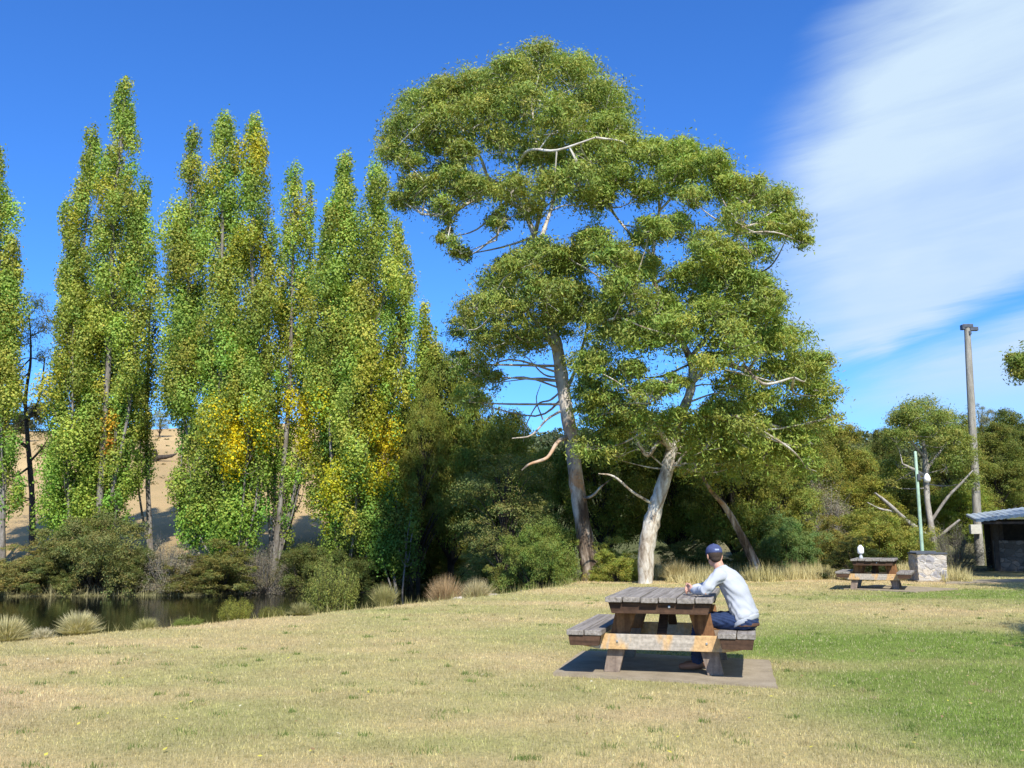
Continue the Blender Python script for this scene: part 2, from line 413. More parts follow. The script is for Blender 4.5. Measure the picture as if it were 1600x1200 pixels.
def puff(L, cen, r, colr, size, n_sub, n_leaf, flat=.75, sub=.36, gap=0.0, feather=.45):
    """one foliage mass: sub-clumps over its upper side, leaves in each"""
    cen = np.asarray(cen, float)
    sd_, sp = ball(n_sub, .55, .55)
    for i in range(n_sub):
        if rng.random() < gap: continue
        c = cen + sp[i] * np.array((r, r, r * flat)); rs = r * sub * rng.uniform(.65, 1.35)
        m = max(6, int(n_leaf * rng.uniform(.6, 1.3)))
        dd, pp = ball(m, .35, .25)
        ex = np.where(rng.random(m) < feather, rng.uniform(1.0, 2.0, m) ** 1.0, 1.0)[:, None]
        pos = c + pp * ex * np.array((rs, rs, rs * .66)); pos[:, 2] -= (ex[:, 0] - 1) * rs * .35
        kb = np.asarray(colr) * rng.uniform(.82, 1.2) * np.array((rng.uniform(.85, 1.22), 1, rng.uniform(.8, 1.15)))
        L.add(pos, dd * .6 + sd_[i] * .4, tone(kb, m, .14), size)

# ------------------------------------------------------------------ the two great gums
GUM = np.array((.27, .325, .072))
def big_gum(Y, blobs, limbs, trunk_mat, label, axis_px, Rpx, D, leafn, colr, group, seed, nsub=17, dead=()):
    global rng
    rng = np.random.default_rng(seed)
    base = P(limbs[0][0][0], limbs[0][0][1], Y); base[2] = terrain(base[0], base[1]) - .1
    T = Tubes(); nodes = []
    for li, lm in enumerate(limbs):
        pts = [P(a_, b_, Y + dY * (1.9 if dY < 0 else 1)) for a_, b_, dY, r_ in lm]; rad = [q[3] for q in lm]
        if li == 0: pts[0] = base.copy()
        rad = [q * (.78 if li == 0 else .9) for q in rad]; p = T.add(pts, rad, 12 if li == 0 else 8, 6, .07); nodes.append(p)
    for lm in dead:
        pts = [P(a_, b_, Y + dY) for a_, b_, dY, r_ in lm]; T.add(pts, [q[3] for q in lm], 6, 5, .08)
    nodes = np.vstack(nodes)
    L = Leaves(); s = M_PER_PX(Y)
    for b in blobs:
        px, py, r = b[:3]; dens = b[3] if len(b) > 3 else 1.0
        off = min(1, math.hypot((px - axis_px[0]) / Rpx[0], (py - axis_px[1]) / Rpx[1]))
        dep = D * math.sqrt(max(.03, 1 - off * off))
        for k, sgn in enumerate((-1, 1) if dep < 1.3 else (-1, 0.1, 1)):
            dY = sgn * dep * rng.uniform(.45, 1.0)
            c = P(px + rng.normal(0, r * .10), py + 9 + rng.normal(0, r * .10), Y + dY)
            rr = r * s * rng.uniform(.85, 1.15) * (1 + dY / Y)
            fr = 1.0 if sgn < 0 else .6
            puff(L, c, rr, colr, .135, int(nsub * fr * dens * (r / 38) ** 1.6) + 3, int(leafn * .8), .78, .42 * (38 / r) ** .5, gap=.12)
            mf = int(leafn * 3.6 * fr * dens * (r / 38) ** 2); fd_, fp = ball(mf, .3, .1)
            L.add(c + fp * rr * np.array((1.25, 1.25, 1.0)) + rng.normal(0, .16, (mf, 3)), fd_, tone(np.asarray(colr) * rng.uniform(.85, 1.1), mf, .16), .14)
            if sgn >= 0 and rng.random() < .6: continue
            # branch from the nearest limb
            d = np.linalg.norm(nodes - c, axis=1) + 0.5 * np.maximum(nodes[:, 2] - c[2], 0); j = int(np.argmin(d)); a0 = nodes[j]
            mid_ = (a0 + c) / 2 + rng.normal(0, .05 + .07 * np.linalg.norm(c - a0), 3) + np.array((0, 0, -.04 * np.linalg.norm(c - a0)))
            r0 = min(.05, .018 + .009 * np.linalg.norm(c - a0))
            p = T.add([a0, mid_, c + np.array((0, 0, -.15 * rr))], [r0, r0 * .7, .014], 5, 4, .08)
            for q in range(8):
                dd, pp = ball(1, .5, .8); T.add([c + np.array((0, 0, -.15 * rr)), c + pp[0] * rr * np.array((.5, .5, .4)) + rng.normal(0, .05, 3), c + pp[0] * rr * np.array((.95, .95, .7))], [.014, .010, .004], 4, 2, .05)
    t = empty('gum_tree', base); tag(t, label, 'tree', group)
    T.v = [q - base for q in T.v]
    link('trunk', T.mesh('gum_trunk'), trunk_mat, t)
    cr = link('crown', L.mesh('gum_crown', .28, .25, 1.1, .8, base), M_LEAF, t); cr.color = (1, 1, 1, 1)
    return t

G1 = [(840, 100, 40), (792, 115, 42), (742, 130, 42), (890, 115, 45), (940, 150, 45), (700, 140, 38), (660, 165, 42), (626, 200, 30), (612, 228, 20), (690, 190, 40), (750, 182, 46),
      (820, 165, 50), (880, 185, 48), (950, 200, 40), (975, 225, 24), (780, 225, 32, .7), (850, 235, 40), (915, 240, 42), (640, 240, 22), (725, 232, 30, .8), (668, 215, 28, .8),
      (650, 292, 32), (700, 278, 42), (745, 290, 32), (632, 310, 22), (690, 322, 24, .7), (718, 385, 18, .5), (700, 360, 18, .4), (800, 292, 36, .8), (865, 290, 34, .8), (825, 322, 24, .6), (905, 275, 34), (925, 310, 25, .6),
      (780, 335, 22, .4), (845, 392, 34), (805, 408, 34), (778, 440, 32), (880, 420, 36), (850, 450, 40), (795, 478, 42), (742, 470, 26, .8), (728, 508, 26, .7), (820, 515, 36, .9), (762, 530, 30, .7),
      (745, 575, 26, .6), (872, 495, 34, .8), (905, 465, 36), (715, 560, 22, .6), (735, 615, 24, .6), (770, 590, 20, .4)]
L1 = [[(925, 905, 0, .42), (915, 850, 0, .36), (903, 770, 0, .33), (893, 690, 0, .30), (882, 620, 0, .29), (872, 550, .2, .27), (858, 500, .2, .22), (845, 440, .3, .17), (835, 370, .3, .13), (818, 330, .2, .10), (795, 290, 0, .08)],
      [(872, 550, .2, .16), (850, 520, -.4, .10), (815, 480, -1.0, .07), (770, 470, -1.6, .04)],
      [(840, 390, .3, .10), (860, 330, .6, .08), (880, 270, 1.2, .06), (920, 200, 1.6, .04)],
      [(835, 370, .3, .09), (850, 300, -.8, .075), (840, 240, -1.2, .06), (830, 160, -1.0, .035)],
      [(818, 330, .2, .09), (770, 300, -.3, .085), (735, 315, -.8, .08), (700, 335, -1.0, .055), (660, 335, -1.2, .035)],
      [(795, 290, 0, .08), (765, 280, -.6, .07), (750, 245, -.9, .055), (720, 200, -1.0, .04), (680, 175, -1.2, .03)],
      [(800, 310, -.2, .06), (820, 240, -1.6, .055), (870, 235, -2.2, .045), (930, 215, -2.4, .03)],
      [(858, 500, .2, .10), (890, 470, 1.0, .07), (910, 440, 1.4, .04)],
      [(882, 620, 0, .08), (905, 560, .8, .06), (920, 500, 1.2, .04)],
      [(790, 335, -.6, .05), (782, 352, -.8, .05), (776, 375, -.9, .015)]]
D1 = [[(893, 680, 0, .09), (872, 690, -.4, .075), (855, 715, -.8, .06), (828, 725, -1.0, .045), (815, 735, -1.1, .02)],
      [(880, 640, 0, .05), (855, 655, -.2, .04), (830, 680, -.5, .03), (800, 685, -.8, .015)],
      [(878, 610, 0, .05), (860, 625, .2, .035), (840, 632, .4, .028), (822, 665, .5, .018), (818, 690, .5, .008)],
      [(876, 590, 0, .04), (850, 585, .2, .03), (825, 560, .6, .018), (800, 540, .8, .008)],
      [(905, 780, 0, .06), (925, 775, -.5, .05), (940, 760, -.8, .03), (960, 745, -1, .012)],
      [(848, 655, -.2, .03), (838, 625, .1, .02), (845, 600, .4, .01)]]
big_gum(32.0, G1, L1, M_GUM2, 'tallest gum tree with a domed crown and dark mottled trunk, left of its pale neighbour', (830, 300), (240, 300), 4.2, 175, GUM, 'large gum trees on the river bank', 11, dead=D1)

G2 = [(1012, 232, 32), (965, 268, 32), (1062, 232, 32), (1110, 258, 38), (1050, 270, 36), (938, 288, 22), (1135, 290, 32), (1000, 292, 26, .7), (1180, 298, 30), (1212, 312, 32), (1238, 345, 26), (1198, 352, 28, .7),
      (1150, 335, 30, .7), (1254, 368, 12), (1185, 390, 20, .4), (1055, 345, 26, .8), (1012, 360, 28), (925, 372, 32), (962, 400, 32), (893, 395, 22), (1105, 375, 30), (1135, 400, 32), (1082, 300, 26, .6),
      (1078, 435, 36), (1140, 440, 38), (1182, 440, 28), (1030, 468, 38), (980, 448, 38), (1110, 480, 42), (1182, 490, 38), (1222, 530, 38), (1258, 570, 38), (1284, 608, 24), (1150, 530, 42), (1060, 515, 42),
      (990, 515, 42), (940, 500, 38), (930, 560, 36), (980, 578, 32, .8), (1212, 580, 34, .8), (1192, 625, 32, .6), (1105, 560, 26, .7), (1010, 612, 26, .8), (1130, 640, 38), (1172, 665, 38), (1060, 655, 34, .9), (950, 620, 28),
      (1105, 690, 34), (1020, 660, 28, .9), (1250, 630, 24, .7), (1000, 410, 30), (1205, 460, 24), (1050, 590, 22, .5), (960, 660, 26, .8), (1200, 690, 30, .8), (1145, 590, 26, .6), (1160, 708, 32), (1215, 660, 30), (1248, 688, 28), (1290, 645, 22, .8), (1085, 722, 22, .6), (930, 640, 28, .8), (925, 690, 24, .7), (965, 705, 24, .6), (985, 640, 26, .8), (918, 600, 26, .8), (1265, 720, 26, .8)]
L2 = [[(1008, 905, 0, .30), (1010, 860, 0, .33), (1022, 800, 0, .31), (1038, 750, 0, .27), (1050, 700, 0, .24), (1062, 655, 0, .21), (1080, 605, 0, .18), (1078, 560, .1, .15), (1050, 510, .2, .12), (1026, 450, .3, .10), (1020, 400, .3, .08), (1030, 330, .2, .06), (1026, 285, .1, .05)],
      [(1050, 705, 0, .13), (1035, 680, -.3, .09), (1015, 655, -.6, .08), (995, 630, -1, .05)],
      [(1080, 600, 0, .10), (1120, 565, -.6, .08), (1165, 580, -1.2, .07), (1195, 600, -1.6, .05), (1240, 590, -1.8, .03)],
      [(1028, 440, .3, .07), (1080, 410, -.4, .06), (1130, 385, -1, .05), (1160, 355, -1.4, .035)],
      [(1078, 560, .1, .10), (1110, 520, 1, .08), (1150, 470, 1.6, .06), (1180, 430, 1.8, .04)],
      [(1050, 510, .2, .08), (1000, 490, -.7, .06), (950, 500, -1.4, .04)],
      [(1062, 655, 0, .09), (1100, 650, -.6, .06), (1150, 650, -1.2, .04)],
      [(1020, 400, .3, .06), (980, 360, .8, .05), (940, 310, 1.2, .03)],
      [(1030, 330, .2, .05), (1080, 280, .6, .04), (1120, 270, 1, .03), (1190, 310, 1.2, .02)]]
D2 = [[(1048, 700, 0, .10), (1030, 690, -.3, .075), (1012, 712, -.6, .06), (997, 690, -.8, .05), (992, 680, -.8, .02)],
      [(1040, 745, 0, .05), (1080, 700, -.4, .04), (1100, 705, -.6, .03), (1120, 740, -.8, .012)],
      [(1025, 790, 0, .05), (990, 770, -.5, .04), (960, 745, -.8, .035), (935, 740, -1, .015)],
      [(1160, 570, -1.4, .06), (1180, 585, -1.6, .06), (1195, 605, -1.6, .03), (1200, 625, -1.6, .01)]]
big_gum(30.0, G2, L2, M_GUM, 'broad gum tree with a pale leaning trunk, right of the tallest gum', (1090, 460), (210, 270), 4.0, 175, GUM * np.array((1.0, 1.03, .95)), 'large gum trees on the river bank', 12, dead=D2)

# ------------------------------------------------------------------ poplars
YEL = [(165, 655, 12, (.75, .45, .05)), (172, 690, 8, (.55, .22, .03)), (378, 665, 32, (.72, .58, .02)), (360, 705, 20, (.75, .60, .02)), (402, 240, 28, (.52, .47, .05)), (478, 645, 34, (.62, .54, .03)), (478, 700, 24, (.55, .50, .03)), (600, 690, 30, (.68, .54, .03)),
       (590, 750, 26, (.60, .54, .03)), (520, 765, 28, (.52, .50, .03)), (560, 700, 14, (.40, .38, .02)), (395, 390, 22, (.34, .33, .03)), (330, 400, 14, (.26, .27, .04)), (160, 430, 18, (.30, .29, .04)), (165, 340, 14, (.27, .27, .05)), (660, 520, 16, (.28, .30, .03)), (600, 570, 18, (.30, .33, .03)), (455, 560, 16, (.30, .33, .03)), (505, 820, 18, (.40, .38, .02)), (415, 270, 16, (.34, .31, .03)), (585, 640, 18, (.34, .34, .03))]
PCOL = np.array((.38, .45, .085))
def poplar(Y, base_px, cols, label, seed, dens=1.0, colr=PCOL, low=.0):
    """cols: leaders (x_top, y_top, x_bottom, y_bottom, half width px)"""
    global rng
    rng = np.random.default_rng(seed); Y += 4.5
    b = P(base_px, 870, Y); b[2] = terrain(b[0], b[1]) - .1; base = b
    T = Tubes(); L = Leaves(); s = M_PER_PX(Y)
    for ci, (xt, yt, xb, yb, hw) in enumerate(cols):
        dYc = rng.uniform(-1.2, 1.2) * min(1, hw / 25) if len(cols) > 1 else 0
        top = P(xt, yt + 20, Y + dYc); bot = P(xb, yb, Y + dYc * .7)
        H = top[2] - bot[2]
        q1 = base + (bot - base) * .6 + np.array((0, 0, 0)); 
        lead = [base, q1, bot + (top - bot) * .12, bot + (top - bot) * .5 + rng.normal(0, .12, 3), bot + (top - bot) * .82, top]
        if bot[2] < base[2] + .8: lead = [base, base + (top - base) * .25 + rng.normal(0, .1, 3), bot + (top - bot) * .5 + rng.normal(0, .12, 3), bot + (top - bot) * .82, top]
        r0 = .035 + .006 * H
        T.add(lead, np.linspace(r0 * (1.5 if ci == 0 else .95), .012, len(lead)), 8, 5, .05)
        n = int(H * 4.9 * (hw / 28)); ph = rng.uniform(0, 6.28, 4)
        W_ = hw * s * 1.12
        for i in range(n):
            t = (i + rng.random()) / n
            prof = min(1, (1 - t) ** .62 * 1.45 + .05) * min(1, .7 + t * 2.2)
            ang = rng.uniform(0, 2 * math.pi); lob = 1 + .28 * math.sin(t * H * 1.3 + ph[0] + 2 * math.sin(ang + ph[1])) + .15 * math.sin(t * H * 3.1 + ph[2] + 3 * ang); rr = W_ * prof * rng.uniform(.3, 1) ** .6 * .95 * lob
            ax = bot + (top - bot) * t
            c = ax + np.array((math.cos(ang) * rr, math.sin(ang) * rr, 0))
            # upward branch
            if rng.random() < .6:
                a0 = ax - np.array((0, 0, min(.9 + rr * 1.3, H * t)))
                T.add([a0, a0 + (c - a0) * .45 + np.array((0, 0, -.05)), c + np.array((0, 0, .3))], [.028, .02, .006], 4, 3, .05)
            rs = rng.uniform(.28, .60) * (.6 + .5 * prof) * (1.2 if hw > 20 else .95)
            if rng.random() < .06: continue
            m = int(rng.uniform(140, 200) * dens * (rs / .33) ** 2)
            dd, pp = ball(m, .1, .3)
            pos = c + pp * np.array((rs, rs, rs * 1.75)) * np.where(rng.random(m) < .15, 1.35, 1.0)[:, None]
            pos[:, :2] += (pos[:, 2:3] - c[2]) * -.12 * np.array((math.cos(ang), math.sin(ang))) * .6
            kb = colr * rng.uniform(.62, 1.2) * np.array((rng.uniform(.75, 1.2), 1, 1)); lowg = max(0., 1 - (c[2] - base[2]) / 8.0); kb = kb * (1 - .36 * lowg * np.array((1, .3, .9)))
            if rng.random() < .06: kb = np.array((.48, .46, .07))
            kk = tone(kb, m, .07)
            for (yx, yy, yr, yc) in YEL:
                yp = P(yx, yy, Y - .6); e = ((c - yp) * np.array((1, .35, 1))); d = math.sqrt((e ** 2).sum()) / (yr * s)
                if d < 1.35:
                    f = (rng.random(m) < (1.45 - d) * .95)
                    kk[f] = tone(yc, int(f.sum()), .15)
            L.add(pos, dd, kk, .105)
    t = empty('poplar_tree', base); tag(t, label, 'tree', 'poplars along the far bank')
    T.v = [q - base for q in T.v]
    link('trunk', T.mesh('poplar_trunk'), M_GREYB, t)
    cr = link('crown', L.mesh('poplar_crown', .95, .1, 1.3, .2, base), M_POP, t); cr.color = (1, 1, 1, 1)
    return t
poplar(41, 5, [(-8, 205, 0, 640, 26), (20, 350, 12, 640, 17), (-45, 240, -30, 640, 30), (5, 480, 5, 800, 20)], 'poplar half cut off at the far left end of the row', 21)
poplar(42, 150, [(196, 108, 170, 560, 30), (145, 190, 120, 620, 30), (225, 270, 205, 640, 22), (115, 430, 105, 830, 30), (165, 400, 155, 800, 30), (100, 300, 112, 560, 18), (208, 480, 195, 780, 20), (140, 560, 135, 850, 26), (185, 600, 180, 830, 20), (100, 600, 95, 800, 18)], 'tall poplar with one high pointed tip and an orange leaf patch', 22)
poplar(44.5, 236, [(236, 395, 228, 690, 12), (222, 560, 215, 770, 14)], 'slender dark poplar tucked beside the high pointed one', 23, .9, PCOL * .75)
poplar(41, 368, [(350, 160, 345, 600, 32), (300, 190, 290, 640, 30), (398, 168, 395, 600, 26), (282, 330, 280, 650, 22), (425, 330, 415, 620, 16), (330, 560, 335, 850, 34), (390, 520, 385, 740, 28), (285, 640, 280, 840, 17), (355, 640, 350, 860, 22), (375, 560, 372, 860, 28), (410, 560, 400, 800, 18), (310, 620, 305, 840, 20), (345, 480, 342, 700, 26)], 'three tipped poplar with a big bright yellow patch low on its right', 24)
poplar(43, 428, [(462, 238, 452, 640, 24), (486, 265, 485, 660, 16), (440, 420, 430, 720, 15), (478, 560, 462, 800, 20), (450, 640, 440, 840, 13), (425, 540, 418, 780, 12), (482, 620, 470, 760, 13)], 'narrow poplar with bare grey trunk and yellow lower leaves', 25, .85)
poplar(41.5, 535, [(540, 232, 535, 640, 32), (588, 242, 580, 660, 30), (618, 330, 610, 640, 24), (516, 300, 512, 640, 22), (560, 480, 555, 840, 32), (600, 600, 570, 820, 24), (520, 600, 512, 800, 26), (635, 370, 632, 560, 14), (545, 680, 540, 860, 24), (525, 420, 520, 700, 24), (590, 640, 580, 860, 20), (575, 500, 570, 700, 24), (610, 520, 600, 760, 18)], 'wide rounded poplar with yellow streaks beside the gum branches', 26)
poplar(45, 640, [(664, 462, 655, 760, 22), (640, 560, 632, 800, 18), (682, 500, 675, 720, 11)], 'short poplar at the right end of the row', 27)
poplar(40, 628, [(622, 735, 612, 885, 22), (645, 765, 632, 885, 17), (600, 780, 598, 880, 15)], 'young bright green poplar sapling by the row end', 28, 1.1, np.array((.21, .27, .055)), 0)

# ------------------------------------------------------------------ shrubs and background trees (prototypes of unit size, copied)
def proto_crown(kind, seed):
    """crown and trunk meshes fitting x,y in [-.5,.5], z in [0,1]; real leaf size fixed by expected scale"""
    global rng
    rng = np.random.default_rng(seed); L = Leaves(); T = Tubes()
    if kind == 'round':      # dense broad tree, crown from .25 up, built 7 m wide 8 m high
        Wd, H = 7.0, 8.0; nb = 60; leaf = .16
        for i in range(nb):
            t = rng.uniform(.24, .93); wmax = .46 * math.sin(math.pi * min(1, (t - .05) ** .8)) ** .6; an = rng.uniform(0, 6.283); q = math.sqrt(rng.uniform(.1, 1)) * wmax
            c = np.array((math.cos(an) * q * Wd, math.sin(an) * q * Wd, t * H)); r = rng.uniform(.75, 1.2)
            puff(L, c, r, (.205, .225, .055), leaf, 16, 85, .8, .42)
            T.add([(0, 0, t * H * .35), c * np.array((.5, .5, .75)), c], [.09, .05, .015], 5, 3)
        T.add([(0, 0, -.2), (.1, .05, H * .3), (0, .1, H * .75)], [.22, .17, .05], 8, 5)
        asp, hang = .32, .4
    elif kind == 'tall':     # upright forest gum
        Wd, H = 6.0, 11.0; leaf = .17
        for i in range(58):
            t = rng.uniform(.30, .96); wmax = .46 * math.sin(math.pi * (t * .85 + .05)) ** .5; an = rng.uniform(0, 6.283); q = math.sqrt(rng.uniform(.05, 1)) * wmax * (1.25 - t * .7)
            c = np.array((math.cos(an) * q * Wd, math.sin(an) * q * Wd, t * H)); r = rng.uniform(.75, 1.2)
            puff(L, c, r, (.205, .22, .058), leaf, 15, 80, .78, .42, gap=.05)
            T.add([(0, 0, max(.4, t * H - 2.2)), c * np.array((.6, .6, 1)) - np.array((0, 0, .6)), c], [.08, .05, .015], 5, 3)
        T.add([(0, 0, -.2), (.2, .05, H * .3), (-.1, .1, H * .6), (0, 0, H * .9)], [.24, .19, .12, .04], 8, 5)
        asp, hang = .28, .6
    elif kind == 'sparse':   # open crown with see-through branches
        Wd, H = 6.0, 9.0; leaf = .13
        for i in range(46):
            t = rng.uniform(.32, .97); an = rng.uniform(0, 6.283); q = math.sqrt(rng.uniform(.1, 1)) * .46 * math.sin(math.pi * (t * .75 + .12)) ** .5
            c = np.array((math.cos(an) * q * Wd, math.sin(an) * q * Wd, t * H)); r = rng.uniform(.55, .95)
            puff(L, c, r * 1.15, (.16, .18, .08), leaf, 10, 60, .7, .42, gap=.1)
            z0 = max(1.2, t * H - 3)
            T.add([(0, 0, z0), c * np.array((.5, .5, 1)) - np.array((0, 0, .5)) + rng.normal(0, .15, 3), c], [.045, .03, .010], 5, 3)
            for k in range(3): T.add([c, c + rng.normal(0, .35, 3)], [.012, .004], 4, 2)
        T.add([(0, 0, -.2), (.1, .05, H * .25), (-.15, .1, H * .5), (.1, 0, H * .85)], [.20, .16, .11, .03], 8, 5)
        asp, hang = .3, .4
    elif kind == 'shrub':    # dome down to the ground, 4 m wide 3 m high
        Wd, H = 4.0, 3.0; leaf = .085
        for i in range(78):
            d, _ = ball(1, .3); d = d[0]; d[2] = abs(d[2]); q = rng.uniform(.4, 1.0) * (1 + .2 * math.sin(3 * math.atan2(d[1], d[0]) + seed))
            c = np.array((d[0] * q * Wd * .5, d[1] * q * Wd * .5, .12 + d[2] * q * H * .92)); r = rng.uniform(.32, .55)
            puff(L, c, r, (.20, .215, .07), leaf, 12, 75, .85, .44)
            T.add([(rng.normal(0, .2), rng.normal(0, .2), -.1), c * np.array((.6, .6, .4)), c], [.03, .02, .008], 4, 3)
        asp, hang = .3, .1
    elif kind == 'feather':  # upright wispy shrub, 2 m wide 1.6 high, many up-pointing sprays
        Wd, H = 2.2, 1.8; leaf = .07
        for i in range(150):
            an = rng.uniform(0, 6.283); le = rng.uniform(.1, 1) ** .5; tipz = H * rng.uniform(.45, 1) * (1 - .35 * le * le)
            tip = np.array((math.cos(an) * le * Wd * .47, math.sin(an) * le * Wd * .47, tipz)); b = np.array((math.cos(an) * le * .25 * Wd, math.sin(an) * le * .25 * Wd, -.05))
            T.add([b, (b + tip) / 2 * np.array((.95, .95, .9)), tip], [.012, .008, .003], 4, 3)
            m = 110; t = rng.random(m) ** .7; pos = b + (tip - b) * t[:, None] + rng.normal(0, .055, (m, 3)); pos[:, 2] = np.maximum(pos[:, 2], .01)
            L.add(pos, rng.normal(0, .4, (m, 3)) + (tip - b) * .4, tone(np.array((.22, .23, .07)) * rng.uniform(.8, 1.25), m), leaf)
        asp, hang = .28, -1.2
    elif kind == 'twiggy':   # grey, half bare
        Wd, H = 3.4, 2.8; leaf = .06
        for i in range(130):
            d, _ = ball(1, .4); d = d[0]; d[2] = abs(d[2]); q = rng.uniform(.6, 1)
            c = np.array((d[0] * q * Wd * .5, d[1] * q * Wd * .5, d[2] * q * H)); st = c * np.array((.15, .15, 0))
            T.add([st, c * np.array((.7, .7, .5)), c], [.022, .014, .004], 4, 3)
            for k in range(5): T.add([c * .75 + rng.normal(0, .05, 3), c + rng.normal(0, .22, 3)], [.007, .003], 3, 2)
            m = 75; pos = c + rng.normal(0, .16, (m, 3)); pos[:, 2] = np.maximum(pos[:, 2], .02)
            L.add(pos, np.tile(d, (m, 1)), tone(np.array((.29, .25, .17)) * rng.uniform(.8, 1.2), m), leaf)
        asp, hang = .4, 0
    sc = np.array((Wd, Wd, H))
    T.v = [q / sc for q in T.v]
    L.c = [q for q in L.c]
    cm = L.mesh(kind + '_crown', asp, .25, 1.1, hang)
    co = np.empty(len(cm.vertices) * 3, np.float32); cm.vertices.foreach_get('co', co); co = co.reshape(-1, 3) / sc
    # trim to a nominal top of 1 and half-width .5
    top = np.quantile(co[:, 2], .9995); wq = np.quantile(np.abs(co[:, 0]), .995)
    co[:, 2] /= top; co[:, :2] *= .5 / wq
    cm.vertices.foreach_set('co', co.ravel()); cm.update()
    tm = T.mesh(kind + '_trunk'); return cm, tm
PR = {}
def get_proto(kind, var):
    if (kind, var) not in PR: PR[(kind, var)] = proto_crown(kind, 100 + 13 * var + sum(map(ord, kind)))
    return PR[(kind, var)]
NAMES = {'round': 'bushy_tree', 'tall': 'forest_tree', 'sparse': 'open_tree', 'shrub': 'shrub', 'feather': 'feathery_shrub', 'twiggy': 'twiggy_shrub'}
def plant(kind, cx, ytop, wpx, Y, label, colr=(1, 1, 1), var=0, dy_w=1.0, bark=None, group=None, sink=.05, kname=None):
    cm, tm = get_proto(kind, var)
    b = P(cx, 870, Y); z = float(terrain(b[0], b[1])) - sink
    if z < WATER_Z - .05: z = WATER_Z - .05
    H = P(cx, ytop, Y)[2] - z; Wm = wpx * M_PER_PX(Y) * (1 + .16 * (837 - ytop) / FPX)
    t = empty(kname or NAMES[kind], (b[0], Y, z), random.uniform(0, 6.28)); shrubby = kind in ('shrub', 'feather', 'twiggy')
    tag(t, label, 'shrub' if shrubby else 'tree', group or ('shrubs along the water and lawn edge' if shrubby else 'trees of the woodland behind the lawn'))
    t.scale = (Wm, Wm * dy_w, H)
    if not cm.materials: cm.materials.append(M_LEAF)
    if not tm.materials: tm.materials.append(bark or (M_GREYB if kind == 'twiggy' else M_DARKB))
    o = bpy.data.objects.new('crown' if not shrubby else 'foliage', cm); col.objects.link(o); o.parent = t; o.color = (*colr, 1)
    o = bpy.data.objects.new('trunk' if not shrubby else 'stems', tm); col.objects.link(o); o.parent = t
    return t
LT = [
 # far left and centre, beyond the water
 ('round', 705, 540, 165, 50, 'dense dark tree right of the short end poplar', (.85, .95, .65), 0),
 ('round', 645, 640, 110, 52, 'dark bushy tree low behind the row end poplars', (.8, .9, .6), 1),
 ('round', 775, 640, 150, 46, 'dark bushy tree under the sky gap left of the tallest gum', (.95, 1.0, .65), 1),
 ('round', 862, 700, 110, 40, 'dark bushy tree directly left of the tallest gum trunk', (.95, 1.0, .65), 0),
 ('round', 945, 650, 160, 39, 'dark bushy tree filling the gap between the two gum trunks', (.85, .9, .6), 1),
 ('round', 1060, 670, 150, 40, 'dark bushy tree right behind the pale leaning gum trunk', (.85, .9, .6), 0),
 ('round', 1150, 650, 170, 38, 'leafy tree behind the seated man', (.85, .9, .7), 1),
 ('tall', 1240, 625, 150, 46, 'leafy tree under the right side of the big gum crown', (1.0, 1.0, .75), 0),
 ('round', 1300, 650, 140, 55, 'rounded tree whose crown slopes down right of the big gums', (1.2, 1.12, .85), 0),
 ('round', 1360, 690, 110, 66, 'small hazy green tree where the skyline dips lowest', (1.15, 1.2, 1.25), 1),
 ('tall', 1395, 668, 70, 56, 'dark tree just left of the white limbed gum', (.6, .65, .55), 1),
 ('round', 1400, 740, 130, 52, 'dark spreading tree under the left side of the white limbed gum', (.75, .8, .6), 0),
 ('tall', 1500, 650, 120, 58, 'leafy tree directly behind the tall timber pole', (.95, .95, .7), 0),
 ('tall', 1565, 660, 110, 62, 'leafy tree right of the tall timber pole above the hut roof', (.8, .85, .65), 1),
 ('round', 1610, 640, 120, 66, 'dark leafy tree at the right edge above the hut roof', (.65, .72, .6), 1),
 ('sparse', 790, 705, 170, 34.5, 'spreading olive bush tree with pale limbs leaning over the water', (1.25, 1.25, .8), 0),
 ('tall', 655, 600, 90, 47, 'upright olive tree just behind the short end poplar', (1.0, 1.05, .7), 0),
 ('sparse', 1548, 632, 80, 86, 'pale open crowned tree on the skyline right of the pole', (1.3, 1.2, 1.4), 1),
 ('round', 1500, 745, 110, 50, 'green bushy tree between white trunk and hut roof', (1.15, 1.3, .85), 1),
 ('round', 1345, 745, 130, 47, 'olive bushy tree behind the distant picnic table', (1.25, 1.15, .8), 1),
 ('round', 1215, 720, 140, 41, 'olive leaved tree above the blue green shrub', (1.15, 1.2, 1.0), 0),
]
for kd, cx, yt, wp, Y, lb, cc, vr in LT: plant(kd, cx, yt, wp, Y, lb, cc, vr)
